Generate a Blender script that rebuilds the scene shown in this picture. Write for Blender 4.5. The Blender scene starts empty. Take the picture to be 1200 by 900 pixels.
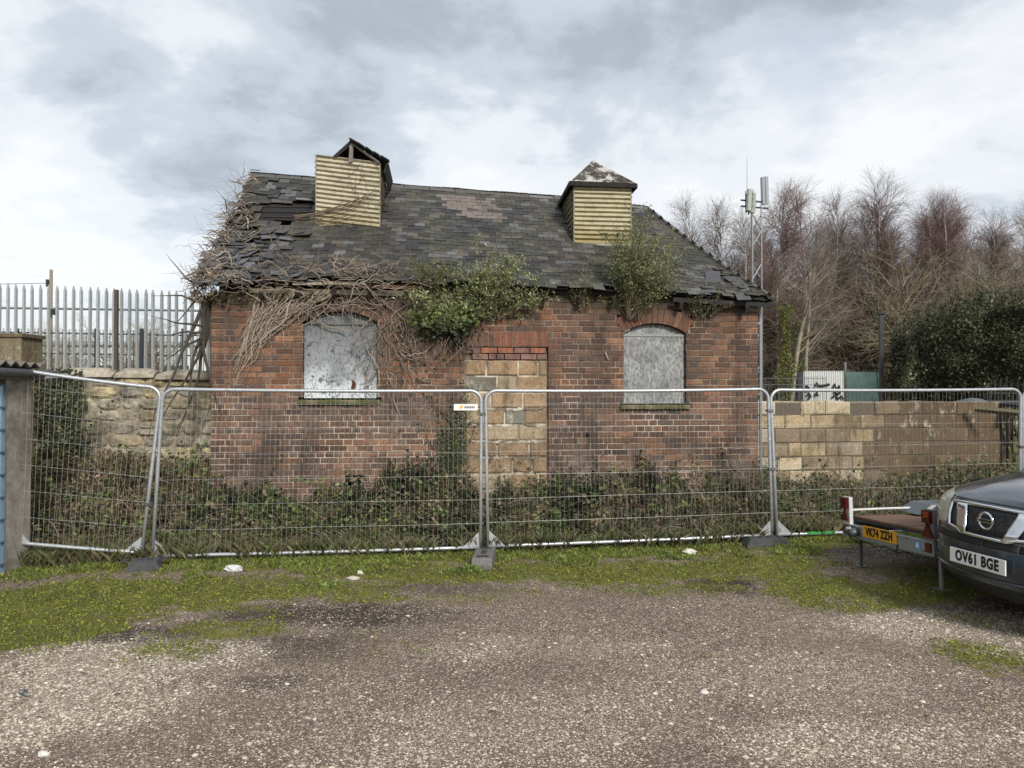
import bpy, math, random
import numpy as np
from mathutils import Vector, Matrix, noise
random.seed(11)
R = random.random
def U(a, b): return a + (b - a) * R()
rng = np.random.default_rng(5)
scene = bpy.context.scene
COL = scene.collection

# ------------------------------------------------------------------ camera
F, CZ, HY = 850.0, 1.92, 460
PITCH = math.atan((HY - 450) / F)
cd = bpy.data.cameras.new("camera"); cam = bpy.data.objects.new("camera", cd); COL.objects.link(cam)
cam.location = (0, 0, CZ); cam.rotation_euler = (math.pi / 2 + PITCH, 0, 0)
cd.sensor_width = 36; cd.lens = 36 * F / 1200; cd.clip_end = 3000; cd.clip_start = .05
scene.camera = cam
def ray(px, py):
    b = 450 - py
    return Vector((px - 600, F * math.cos(PITCH) - b * math.sin(PITCH), F * math.sin(PITCH) + b * math.cos(PITCH)))
def at(px, py, Y):
    d = ray(px, py); t = Y / d.y
    return Vector((d.x * t, Y, CZ + d.z * t))
def gnd(px, py, z=0):
    d = ray(px, py); t = (z - CZ) / d.z
    return Vector((d.x * t, d.y * t, z))
def sst(a, b, x):
    t = min(1, max(0, (x - a) / (b - a))); return t * t * (3 - 2 * t)
def NZ(x, y, z=0.0, s=1.0): return noise.noise(Vector((x * s, y * s, z * s)))
def lerp(a, b, t): return a + (b - a) * t
def interp(pts, x):
    if x <= pts[0][0]: return pts[0][1]
    for (a, b), (c, d) in zip(pts, pts[1:]):
        if x <= c: return lerp(b, d, (x - a) / (c - a))
    return pts[-1][1]

# ------------------------------------------------------------------ materials
class Mat:
    def __init__(s, name, rough=.8, metallic=0.0, spec=.3):
        s.m = bpy.data.materials.new(name); s.m.use_nodes = True; s.t = s.m.node_tree
        s.b = s.t.nodes["Principled BSDF"]
        s.b.inputs["Roughness"].default_value = rough; s.b.inputs["Metallic"].default_value = metallic
        s.b.inputs["Specular IOR Level"].default_value = spec
    def n(s, ty, **kw):
        x = s.t.nodes.new(ty)
        for k, v in kw.items(): setattr(x, k, v)
        return x
    def L(s, a, b): s.t.links.new(a, b)
    def put(s, sock, v):
        if isinstance(v, bpy.types.NodeSocket): s.L(v, sock)
        elif isinstance(v, (tuple, list)) and len(v) == 3 and sock.type == 'RGBA': sock.default_value = (*v, 1)
        else: sock.default_value = v
    def obj(s): return s.n("ShaderNodeTexCoord").outputs["Object"]
    def attr(s, name="tint"): return s.n("ShaderNodeAttribute", attribute_name=name).outputs["Color"]
    def scale(s, v, sc):
        x = s.n("ShaderNodeMapping"); s.L(v, x.inputs["Vector"]); x.inputs["Scale"].default_value = sc; return x.outputs[0]
    def noise(s, scale, detail=4, rough=.6, vec=None, dist=0):
        x = s.n("ShaderNodeTexNoise"); s.L(vec or s.obj(), x.inputs["Vector"])
        x.inputs["Scale"].default_value = scale; x.inputs["Detail"].default_value = detail
        x.inputs["Roughness"].default_value = rough; x.inputs["Distortion"].default_value = dist
        return x.outputs["Fac"]
    def voro(s, scale, out="Distance", vec=None, feature='F1'):
        x = s.n("ShaderNodeTexVoronoi", feature=feature); s.L(vec or s.obj(), x.inputs["Vector"]); x.inputs["Scale"].default_value = scale
        return x.outputs[out]
    def ramp(s, fac, stops):
        x = s.n("ShaderNodeValToRGB"); s.L(fac, x.inputs[0]); e = x.color_ramp.elements
        while len(e) < len(stops): e.new(.5)
        for k, (p, c) in enumerate(stops):
            e[k].position = p; e[k].color = (c, c, c, 1) if isinstance(c, (int, float)) else (*c, 1)
        return x.outputs["Color"]
    def mix(s, f, a, b, blend='MIX'):
        x = s.n("ShaderNodeMix", data_type='RGBA', blend_type=blend)
        s.put(x.inputs[0], f); s.put(x.inputs[6], a); s.put(x.inputs[7], b); return x.outputs[2]
    def math(s, op, a, b=0.0, clamp=False):
        x = s.n("ShaderNodeMath", operation=op, use_clamp=clamp); s.put(x.inputs[0], a); s.put(x.inputs[1], b); return x.outputs[0]
    def bump(s, h, strength=.5, dist=.01):
        x = s.n("ShaderNodeBump"); x.inputs["Strength"].default_value = strength; x.inputs["Distance"].default_value = dist
        s.L(h, x.inputs["Height"]); s.L(x.outputs[0], s.b.inputs["Normal"])
    def base(s, v): s.put(s.b.inputs["Base Color"], v)

def tinted(name, rough=.8, scale=20, lo=.7, hi=1.3, bump=.3, bdist=.004, metallic=0, spec=.3, stain=None, stain_scale=3, big=1.0):
    """vertex colour times fine noise times broad noise"""
    m = Mat(name, rough, metallic, spec); t = m.attr()
    f = m.noise(scale, 6, .7)
    c = m.mix(1, t, m.ramp(f, [(.3, lo), (.7, hi)]), 'MULTIPLY')
    if stain:
        c = m.mix(m.math('MULTIPLY', m.ramp(m.noise(stain_scale, 5, .7), [(.45, 0.0), (.62, big)]), 1.0), c, stain)
    m.base(c)
    if bump: m.bump(f, bump, bdist)
    return m.m

M = {}
def weather(m, c):
    """broad grime, dark runs and pale salts, in the wall's own space"""
    o = m.obj()
    run = m.ramp(m.noise(1.0, 6, .7, m.scale(o, (2.6, 2.6, .45))), [(.49, 0.0), (.64, .66)])
    c = m.mix(run, c, (.045, .036, .030))
    soot = m.ramp(m.noise(.9, 7, .72, m.scale(o, (1, 1, 1.7))), [(.45, 0.0), (.64, .68)])
    c = m.mix(soot, c, (.075, .058, .050))
    sep = m.n("ShaderNodeSeparateXYZ"); m.L(o, sep.inputs[0])
    low = m.ramp(sep.outputs[2], [(.55, 1.0), (.95, .25)]) if False else m.math('SUBTRACT', 1.15, m.math('MULTIPLY', sep.outputs[2], .45), True)
    salt = m.ramp(m.noise(1.7, 8, .78), [(.52, 0.0), (.70, .62)])
    c = m.mix(m.math('MULTIPLY', salt, low), c, (.42, .36, .29))
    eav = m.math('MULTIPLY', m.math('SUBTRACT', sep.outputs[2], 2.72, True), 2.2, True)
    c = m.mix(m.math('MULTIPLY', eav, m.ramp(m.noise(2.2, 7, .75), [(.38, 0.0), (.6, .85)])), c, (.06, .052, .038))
    fl = m.ramp(m.noise(7, 6, .8), [(.56, 0.0), (.70, .5)])
    c = m.mix(fl, c, (.09, .07, .055))
    return c
m = Mat("brick", .9, 0, .25); f = m.noise(38, 6, .7)
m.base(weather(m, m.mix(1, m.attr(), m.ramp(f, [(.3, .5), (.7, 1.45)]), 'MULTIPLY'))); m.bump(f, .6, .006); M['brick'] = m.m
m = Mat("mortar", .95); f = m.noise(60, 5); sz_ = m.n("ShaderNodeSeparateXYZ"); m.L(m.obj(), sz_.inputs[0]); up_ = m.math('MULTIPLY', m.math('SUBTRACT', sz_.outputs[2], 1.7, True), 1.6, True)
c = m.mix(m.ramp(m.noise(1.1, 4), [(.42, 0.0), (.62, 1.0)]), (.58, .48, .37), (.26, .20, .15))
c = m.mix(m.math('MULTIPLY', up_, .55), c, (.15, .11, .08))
c = m.mix(m.ramp(m.noise(4, 5), [(.50, 0.0), (.68, .85)]), c, (.07, .055, .045))
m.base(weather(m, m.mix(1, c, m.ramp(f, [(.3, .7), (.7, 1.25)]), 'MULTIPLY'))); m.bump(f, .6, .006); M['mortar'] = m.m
M['slate'] = tinted("slate", .62, 30, .6, 1.4, .4, .004, stain=(.07, .07, .035), stain_scale=1.1, big=.35, spec=.5)
m = Mat("concrete_block", .92, 0, .2); o_ = m.obj(); f = m.noise(34, 6, .75); c = m.mix(1, m.attr(), m.ramp(f, [(.3, .6), (.7, 1.35)]), 'MULTIPLY')
c = m.mix(m.ramp(m.noise(2.6, 7, .75), [(.46, 0.0), (.66, .7)]), c, (.12, .078, .045))
c = m.mix(m.ramp(m.noise(2.0, 6, .75, m.scale(o_, (3, 3, .5))), [(.53, 0.0), (.66, .65)]), c, (.06, .052, .036))
c = m.mix(m.ramp(m.noise(3.3, 7, .8, m.scale(o_, (1.5, 1.5, .8))), [(.56, 0.0), (.68, .8)]), c, (.56, .50, .36))
m.base(c); m.bump(m.math('ADD', f, m.noise(8, 5)), .8, .012); M['block'] = m.m
M['stone'] = tinted("rubble_stone", .92, 14, .55, 1.35, .8, .02, stain=(.05, .048, .03), stain_scale=3.2, big=.75)
M['wood'] = tinted("weathered_wood", .85, 35, .6, 1.3, .4, .003)
M['stem'] = tinted("dry_stem", .85, 40, .6, 1.3, 0)
M['twig'] = tinted("bare_twig", .85, 3, .8, 1.5, 0)
M['bark'] = tinted("bark", .9, 6, .5, 1.3, .4, .02)
M['render'] = tinted("cement_render", .9, 18, .72, 1.2, .4, .004, stain=(.11, .09, .065), stain_scale=2.2, big=.6)
M['felt'] = tinted("roof_felt", .9, 12, .6, 1.3, .3, .005)
M['rubber'] = tinted("fence_foot", .85, 30, .7, 1.3, .3, .003)
M['galv'] = tinted("galvanised_steel", .42, 25, .75, 1.15, .05, .001, metallic=.55, spec=.5)
M['paintmetal'] = tinted("painted_metal", .5, 14, .85, 1.1, .05, .001)
M['plastic'] = tinted("plastic", .45, 10, .9, 1.1, 0)
M['pebble'] = tinted("pebble", .85, 60, .75, 1.25, 0)

m = Mat("corrugated_sheet", .6, 0, .3); t = m.attr(); o = m.obj()
f = m.noise(4, 6, .75, m.scale(o, (1, 1, 2.5)))
c = m.mix(m.ramp(f, [(.44, 0.0), (.70, .6)]), t, (.22, .17, .09))
c = m.mix(m.ramp(m.noise(9, 6, .8), [(.52, 0.0), (.68, .6)]), c, (.09, .08, .06))
c = m.mix(m.ramp(m.noise(60, 3), [(.3, .15), (.55, 0.0)]), c, (.04, .04, .03))
m.base(c); m.bump(f, .3, .004); M['corrugated'] = m.m

m = Mat("board_whitewashed", .8); o = m.obj(); sep = m.n("ShaderNodeSeparateXYZ"); m.L(o, sep.inputs[0])
h = m.math('ADD', sep.outputs[2], m.math('MULTIPLY', m.noise(2.6, 5), .9))
base = m.ramp(m.math('SUBTRACT', h, 2.33), [(.12, (.62, .66, .68)), (.40, (.27, .285, .30)), (.95, (.17, .18, .185))])
sp = m.ramp(m.noise(42, 5, .75, m.scale(o, (1, 1, .55))), [(.36, .0), (.50, 1.0)])
c = m.mix(sp, (.10, .11, .115), base)
c = m.mix(m.ramp(m.noise(9, 4), [(.60, 0.0), (.68, .8)]), c, (.05, .05, .045))
m.base(c); m.bump(sp, .2, .002); M['board1'] = m.m
m = Mat("board_strand", .85); o = m.obj()
sp = m.ramp(m.voro(46, "Color", m.scale(o, (1, 1, .5))), [(.2, .62), (.8, 1.15)])
c = m.mix(1, m.ramp(m.noise(3, 5), [(.3, (.20, .20, .20)), (.7, (.34, .345, .34))]), sp, 'MULTIPLY')
c = m.mix(m.ramp(m.noise(14, 5, .7, m.scale(o, (1, 1, .15))), [(.55, 0.0), (.7, .6)]), c, (.09, .09, .085))
m.base(c); m.bump(sp, .25, .002); M['board2'] = m.m
m = Mat("mossy_sill", .9); c = m.mix(m.ramp(m.noise(7, 5), [(.38, 0.0), (.55, 1.0)]), (.19, .155, .10), (.085, .09, .03))
m.base(m.mix(1, c, m.ramp(m.noise(50, 4), [(.3, .6), (.7, 1.3)]), 'MULTIPLY')); m.bump(m.noise(40), .7, .01); M['sill'] = m.m
m = Mat("turret_felt_flaking", .85); f = m.noise(3.1, 7, .75)
m.base(m.mix(m.ramp(f, [(.49, 0.0), (.53, 1.0)]), m.mix(m.ramp(m.noise(14), [(.4, 0.0), (.6, 1.0)]), (.035, .03, .028), (.09, .075, .06)), (.42, .41, .39)))
m.bump(f, .6, .02); M['flaking'] = m.m

def leafmat(name, trans=.25, rough=.5, lo=.95, hi=2.0):
    m = Mat(name, rough, 0, .4); t = m.attr()
    c = m.mix(1, t, m.ramp(m.noise(9, 3), [(.3, lo), (.7, hi)]), 'MULTIPLY'); m.base(c)
    tr = m.n("ShaderNodeBsdfTranslucent"); m.L(c, tr.inputs[0])
    mx = m.n("ShaderNodeMixShader"); mx.inputs[0].default_value = trans
    m.L(m.b.outputs[0], mx.inputs[1]); m.L(tr.outputs[0], mx.inputs[2])
    m.L(mx.outputs[0], m.t.nodes["Material Output"].inputs[0]); return m.m
M['leaf'] = leafmat("leaf"); M['grass'] = leafmat("grass_blade", .3, .6)

m = Mat("car_paint", .32, .15, .5); m.base((.016, .024, .032)); m.b.inputs["Coat Weight"].default_value = .8; m.b.inputs["Coat Roughness"].default_value = .12
f = m.noise(30, 6, .7); m.b.inputs["Roughness"].default_value = .35
m.base(m.mix(m.ramp(m.noise(5, 7, .75), [(.5, 0.0), (.8, .10)]), (.017, .027, .038), (.10, .095, .085)))
m.put(m.b.inputs["Roughness"], m.ramp(f, [(.3, .16), (.7, .32)])); M['paint'] = m.m
m = Mat("chrome", .14, 1.0); m.base((.72, .73, .74)); m.put(m.b.inputs["Roughness"], m.ramp(m.noise(20), [(.3, .08), (.7, .28)])); M['chrome'] = m.m
m = Mat("black_plastic", .6); m.base(m.mix(m.noise(20), (.010, .010, .011), (.022, .022, .022))); M['black'] = m.m
m = Mat("black_mesh_grille", .5); m.base(m.mix(m.ramp(m.voro(70), [(.35, 1.0), (.5, 0.0)]), (.03, .032, .034), (.002, .002, .002))); M['grille'] = m.m
m = Mat("hazed_headlamp", .35, 0, .5); m.base(m.mix(m.noise(7, 5), (.27, .25, .16), (.50, .49, .40))); m.b.inputs["Coat Weight"].default_value = .5; M['lamp'] = m.m
m = Mat("car_glass", .05, 0, .8); m.base(m.mix(m.noise(3), (.010, .013, .014), (.02, .024, .026))); M['glass'] = m.m
m = Mat("red_lens", .25, 0, .6); m.base(m.mix(m.noise(60), (.045, .006, .005), (.11, .011, .009))); M['redlens'] = m.m
m = Mat("amber_lens", .25, 0, .6); m.base(m.mix(m.noise(60), (.22, .035, .012), (.30, .06, .02))); M['amber'] = m.m
m = Mat("plate_white", .45); m.base(m.mix(m.ramp(m.noise(25, 5), [(.5, 0.0), (.8, .3)]), (.72, .72, .70), (.4, .38, .33))); M['white'] = m.m
m = Mat("plate_yellow", .45); m.base(m.mix(m.noise(12), (.72, .36, .02), (.62, .30, .03))); M['yellow'] = m.m
m = Mat("ink_black", .6); m.base(m.mix(m.noise(30), (.008, .008, .009), (.02, .02, .02))); M['ink'] = m.m
m = Mat("ply_deck", .75); o = m.obj(); m.base(m.mix(m.noise(9, 6, .7, m.scale(o, (.25, 2.5, 1))), (.10, .055, .035), (.21, .125, .085))); m.bump(m.noise(40), .3, .003); M['ply'] = m.m

# ------------------------------------------------------------------ mesh helpers
class MB:
    def __init__(s): s.v = []; s.f = []; s.c = []
    def add(s, vs, fs, col=(.5, .5, .5)):
        b = len(s.v); s.v.extend([tuple(p) for p in vs]); s.f.extend([tuple(i + b for i in q) for q in fs]); s.c.extend([col] * len(vs))
    def box(s, c, size, col=(.5, .5, .5), rot=None, taper=0.0):
        hx, hy, hz = size[0] / 2, size[1] / 2, size[2] / 2
        P = []
        for z in (-hz, hz):
            k = 1 - taper if z > 0 else 1
            for x, y in ((-hx, -hy), (hx, -hy), (hx, hy), (-hx, hy)):
                p = Vector((x * k, y * k, z))
                if rot is not None: p = rot @ p
                P.append(Vector(c) + p)
        s.add(P, [(0, 3, 2, 1), (4, 5, 6, 7), (0, 1, 5, 4), (1, 2, 6, 5), (2, 3, 7, 6), (3, 0, 4, 7)], col)
    def tube(s, pts, r, n=6, col=(.5, .5, .5), cap=True, closed=False):
        pts = [Vector(p) for p in pts]; k = len(pts)
        if k < 2: return
        rs = r if isinstance(r, (list, tuple)) else [r] * k
        vs = []; up = None
        for i, p in enumerate(pts):
            a = pts[i - 1] if (i > 0 or closed) else p; b = pts[(i + 1) % k] if (i < k - 1 or closed) else p
            d = (b - a)
            if d.length < 1e-9: d = Vector((0, 0, 1))
            d.normalize()
            if up is None: up = Vector((0, 0, 1)) if abs(d.z) < .9 else Vector((1, 0, 0))
            x = up - d * up.dot(d)
            if x.length < 1e-6: x = d.orthogonal()
            x.normalize(); y = d.cross(x); up = x
            for j in range(n):
                t = 2 * math.pi * j / n; vs.append(p + (x * math.cos(t) + y * math.sin(t)) * rs[i])
        fs = []
        for i in range(k if closed else k - 1):
            a = i * n; b = ((i + 1) % k) * n
            for j in range(n): fs.append((a + j, a + (j + 1) % n, b + (j + 1) % n, b + j))
        if cap and not closed and n > 3: fs.append(tuple(range(n - 1, -1, -1))); fs.append(tuple((k - 1) * n + j for j in range(n)))
        s.add(vs, fs, col)
    def prism(s, poly, axis_fn, d0, d1, col=(.5, .5, .5)):
        """poly: 2-D outline; axis_fn(a, b, d) -> point"""
        n = len(poly); vs = [axis_fn(a, b, d0) for a, b in poly] + [axis_fn(a, b, d1) for a, b in poly]
        s.add(vs, [tuple(range(n)), tuple(range(2 * n - 1, n - 1, -1))] + [(i, (i + 1) % n, n + (i + 1) % n, n + i)[::-1] for i in range(n)], col)
    def build(s, name, mat, parent=None, smooth=False, fix=False):
        me = bpy.data.meshes.new(name)
        me.from_pydata(s.v, [], s.f)
        a = me.color_attributes.new("tint", 'FLOAT_COLOR', 'POINT')
        arr = np.ones((len(s.v), 4), dtype=np.float32); arr[:, :3] = np.array(s.c, dtype=np.float32).reshape(-1, 3)
        a.data.foreach_set("color", arr.ravel())
        if smooth: me.polygons.foreach_set("use_smooth", [True] * len(me.polygons))
        me.materials.append(M[mat] if isinstance(mat, str) else mat)
        if fix:
            import bmesh
            bm = bmesh.new(); bm.from_mesh(me); bmesh.ops.recalc_face_normals(bm, faces=bm.faces); bm.to_mesh(me); bm.free()
        me.update()
        o = bpy.data.objects.new(name, me); COL.objects.link(o)
        if parent is not None: o.parent = parent
        return o
def leaves(name, pos, size, cols, mat='leaf', parent=None, nrm=None, aspect=.55, flat=0.0, droop=None):
    """many leaf-sized diamond faces; pos Nx3"""
    n = len(pos); d = rng.normal(size=(n, 3))
    if droop is not None: d = d * .5 + np.array(droop)
    d /= np.linalg.norm(d, axis=1, keepdims=True)
    q = rng.normal(size=(n, 3))
    if flat: q[:, 2] += flat * 2
    if nrm is not None: q = q * .45 + np.array(nrm)
    x = d - q * (np.sum(d * q, 1) / np.sum(q * q, 1))[:, None]
    x /= np.linalg.norm(x, axis=1, keepdims=True) + 1e-9
    q /= np.linalg.norm(q, axis=1, keepdims=True); y = np.cross(q, x)
    s = np.asarray(size)[:, None] if np.ndim(size) else size
    V = np.empty((n, 4, 3)); V[:, 0] = pos - x * s * .5; V[:, 2] = pos + x * s * .5
    V[:, 1] = pos + y * s * aspect * .5 + q * s * .12; V[:, 3] = pos - y * s * aspect * .5 + q * s * .12
    me = bpy.data.meshes.new(name); me.vertices.add(4 * n); me.vertices.foreach_set("co", V.reshape(-1).astype(np.float32))
    me.loops.add(4 * n); me.polygons.add(n); me.loops.foreach_set("vertex_index", np.arange(4 * n, dtype=np.int32))
    me.polygons.foreach_set("loop_start", np.arange(0, 4 * n, 4, dtype=np.int32)); me.update(calc_edges=True)
    a = me.color_attributes.new("tint", 'FLOAT_COLOR', 'POINT')
    C = np.ones((n, 4, 4), dtype=np.float32); C[:, :, :3] = np.asarray(cols)[:, None, :]; a.data.foreach_set("color", C.ravel())
    me.materials.append(M[mat]); o = bpy.data.objects.new(name, me); COL.objects.link(o)
    if parent is not None: o.parent = parent
    return o
def tag(o, label=None, cat=None, group=None, kind=None):
    if label: o["label"] = label
    if cat: o["category"] = cat
    if group: o["group"] = group
    if kind: o["kind"] = kind
    return o
def empty(name, loc=(0, 0, 0), rz=0.0, label=None, cat=None, group=None):
    o = bpy.data.objects.new(name, None); o.empty_display_size = .2; COL.objects.link(o); o.location = loc; o.rotation_euler = (0, 0, rz)
    return tag(o, label, cat, group)
def copy_tree(o, parent=None):
    c = o.copy(); COL.objects.link(c)
    if parent is not None: c.parent = parent
    for ch in [x for x in o.children]: copy_tree(ch, c)
    return c
def text_obj(name, s, height, mat, parent, mtx, xs=1.0, bold=.0, depth=.0015):
    cu = bpy.data.curves.new(name, 'FONT'); cu.body = s; cu.align_x = 'CENTER'; cu.align_y = 'CENTER'
    cu.space_character = 1.12; cu.size = height / .70; cu.extrude = depth; cu.offset = bold; cu.resolution_u = 4
    tmp = bpy.data.objects.new(name, cu); COL.objects.link(tmp)
    bpy.context.view_layer.update()
    me = bpy.data.meshes.new_from_object(tmp.evaluated_get(bpy.context.evaluated_depsgraph_get()))
    bpy.data.objects.remove(tmp)
    me.transform(mtx @ Matrix.Diagonal((xs, 1, 1, 1))); me.materials.clear(); me.materials.append(M[mat])
    o = bpy.data.objects.new(name, me); COL.objects.link(o); o.parent = parent; return o
def vary(c, a=.15): k = 1 + U(-a, a); return (c[0] * k, c[1] * k, c[2] * k)
def mixc(a, b, t): return tuple(lerp(x, y, t) for x, y in zip(a, b))

# ------------------------------------------------------------------ layout of the yard
FENCE = [(-9.0, 7.55), (-5.4, 7.85), (-3.98, 8.15), (-.37, 8.6), (3.27, 9.1), (6.74, 9.6), (12, 10.2)]
def fy(x): return interp(FENCE, x)
BA = Vector((-3.966, 9.55, 0)); BANG = math.atan2(.7, 7.451)
BM = Matrix.Translation(BA) @ Matrix.Rotation(BANG, 4, 'Z'); BI = BM.inverted()
def facY(x): return 9.55 + (x + 3.966) * math.tan(BANG)
def backY(x):
    if x < -3.97: return 10.6
    if x < 3.5: return facY(x)
    return 11.4 + (x - 4.0) * .19
def gh(x, y):
    """height of the ground"""
    h = .09 * sst(2.0, 4.6, x) * sst(5.0, 7.5, y)
    h += .012 * NZ(x, y, 0, .9) + .006 * NZ(x, y, 3, 3.1)
    a = fy(x) + .15; b = backY(x)
    hb = lerp(.78, .40, sst(-4.6, -3.6, x)) - .10 * sst(3.4, 4.4, x)
    h += hb * sst(a, b, y) * (.9 + .2 * NZ(x, y, 7, 1.3))
    if y > 10.9:
        k = sst(10.9, 11.2, y); t = (1 - sst(-4.2, 1.0, x))
        h = lerp(h, lerp(.15 + .1 * NZ(x, y, 1, .15), 1.47, t), k if x < 3.4 else sst(11.7, 13.5, y))
    if y > 60: h += .004 * (y - 60) * (NZ(x, y, 2, .004) * .5 + .2)
    return h
def blob(px, py, rx, ry, w=1.0):
    c = gnd(px, py); a = gnd(px, py - ry); b = gnd(px, py + ry)
    return (c.x, (a.y + b.y) / 2, rx / F * c.y, abs(a.y - b.y) / 2, w)
MOSS = [blob(*q) for q in [(40, 722, 160, 48, 1.3), (150, 700, 190, 24, 1.2), (190, 765, 70, 22, .55), (330, 690, 150, 16, .8), (270, 738, 90, 14, .75), (430, 760, 90, 20, .35),
        (430, 700, 90, 8, .7), (560, 672, 240, 14, .9), (720, 672, 240, 15, .95), (560, 700, 140, 12, .35), (800, 690, 110, 12, .55), (880, 665, 110, 16, 1.0), (950, 690, 70, 22, 1.0), (1000, 712, 70, 12, .7), (1060, 700, 110, 16, .85),
        (1110, 730, 60, 10, .5), (1150, 765, 55, 18, .75), (1190, 790, 40, 16, .5), (1090, 680, 90, 12, .6), (120, 820, 40, 8, .3)]]
DARK = [blob(*q) for q in [(390, 722, 150, 16, .8), (130, 745, 110, 13, .95), (850, 685, 55, 12, 1.0), (330, 760, 110, 20, .5), (1050, 655, 110, 12, .8), (520, 690, 80, 8, .5), (1140, 710, 110, 22, .6), (320, 800, 60, 10, .4)]]  # damp patches and bare dirt; painted shade under trailer and car
PALE = [blob(*q) for q in [(50, 815, 150, 70, 1.3), (200, 768, 130, 22, .8), (110, 760, 110, 12, .7), (1100, 738, 120, 18, 1.3), (1190, 755, 70, 18, 1.3), (1010, 700, 30, 8, .7), (620, 760, 200, 14, .35), (940, 800, 160, 40, .35), (560, 860, 240, 40, .35), (1020, 870, 200, 30, .5), (700, 840, 200, 40, .3)]]
def msk(B, x, y):
    s = 0
    for cx, cy, rx, ry, w in B:
        d = math.hypot((x - cx) / rx, (y - cy) / ry)
        if d < 1.5: s = max(s, w * (1 - sst(.45, 1.35, d + .34 * NZ(x, y, 4, 2.2) + .30 * NZ(x, y, 5, 7.0))))
    return s
def mossy(x, y):
    f = fy(x); v = 1 - sst(.10, .75, f - y + .22 * NZ(x, y, 3, 1.3))
    return max(v, msk(MOSS, x, y))
def axis(lo, hi, step, far, grow=1.35):
    a = list(np.arange(lo, hi + 1e-6, step)); d = step; x = a[-1]
    while x < far: d *= grow; x += d; a.append(x)
    d = step; x = a[0]; b = []
    while x > -far: d *= grow; x -= d; b.append(x)
    return b[::-1] + a
GX = axis(-8, 9, .05, 1500); GY = axis(3.0, 13.2, .05, 1500)
GV = []; GM = []
for y in GY:
    for x in GX:
        GV.append((x, y, gh(x, y)))
        near = -8.2 < x < 9.2 and 2.9 < y < 13.3
        if near: GM.append((mossy(x, y), msk(PALE, x, y), msk(DARK, x, y), 1))
        else: GM.append((.25 if y < 9 else .9, .3, .2, 1))
nx = len(GX)
GF = [(j * nx + i, j * nx + i + 1, (j + 1) * nx + i + 1, (j + 1) * nx + i) for j in range(len(GY) - 1) for i in range(nx - 1)]
me = bpy.data.meshes.new("ground"); me.from_pydata(GV, [], GF)
a = me.color_attributes.new("mask", 'FLOAT_COLOR', 'POINT'); a.data.foreach_set("color", np.array(GM, dtype=np.float32).ravel())
me.polygons.foreach_set("use_smooth", [True] * len(me.polygons))
m = Mat("gravel_and_moss", .92, 0, .25); o = m.obj(); sep = m.n("ShaderNodeSeparateColor"); m.L(m.attr("mask"), sep.inputs[0])
v1 = m.voro(98, "Color"); v2 = m.voro(190, "Color"); s1 = m.n("ShaderNodeSeparateColor"); m.L(v1, s1.inputs[0]); s2 = m.n("ShaderNodeSeparateColor"); m.L(v2, s2.inputs[0])
big = m.noise(.55, 5, .6); mid = m.noise(2.6, 6, .7)
dirt = m.mix(m.ramp(big, [(.35, 0.0), (.65, 1.0)]), (.128, .088, .064), (.205, .148, .110))
dirt = m.mix(m.ramp(mid, [(.35, .0), (.7, .6)]), dirt, (.092, .060, .042))
dirt = m.mix(sep.outputs[2], dirt, (.040, .033, .027))
cov = m.math('ADD', m.math('MULTIPLY', sep.outputs[1], .30), m.math('MULTIPLY', mid, .32))
cov = m.math('SUBTRACT', cov, m.math('MULTIPLY', sep.outputs[2], .16))
cov = m.math('ADD', cov, m.math('MULTIPLY', m.math('SUBTRACT', m.noise(15, 6, .8), .47), .80))
dirt = m.mix(m.math('MULTIPLY', sep.outputs[1], .25), dirt, (.22, .175, .125))
stone = m.mix(s1.outputs[1], (.28, .225, .175), (.66, .58, .48))
st = m.math('GREATER_THAN', cov, s1.outputs[0])
c = m.mix(m.math('MULTIPLY', st, .85), dirt, stone)
st2 = m.math('GREATER_THAN', m.math('MULTIPLY', cov, 1.25), s2.outputs[0])
c = m.mix(m.math('MULTIPLY', st2, .7), c, m.mix(s2.outputs[1], (.17, .13, .095), (.62, .54, .44)))
mn = m.math('ADD', sep.outputs[0], m.math('MULTIPLY', m.math('SUBTRACT', m.noise(6, 8, .8), .5), 3.2))
mf = m.ramp(mn, [(.42, 0.0), (.85, .92)])
mc = m.mix(m.ramp(m.noise(3.0, 5, .7), [(.3, 0.0), (.7, 1.0)]), (.085, .098, .018), (.245, .24, .032))
mc = m.mix(m.ramp(m.noise(30, 5, .8), [(.45, 0.0), (.65, .8)]), mc, (.065, .050, .03))
m.base(m.mix(mf, c, mc))
hb = m.math('ADD', m.math('MULTIPLY', m.voro(85), -.8), m.math('ADD', m.math('MULTIPLY', m.noise(90, 4), .8), m.math('MULTIPLY', m.noise(5, 6), 3.0)))
m.bump(hb, .9, .012); M['ground'] = m.m
me.materials.append(m.m); ground = bpy.data.objects.new("ground", me); COL.objects.link(ground); tag(ground, kind="structure")

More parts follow.
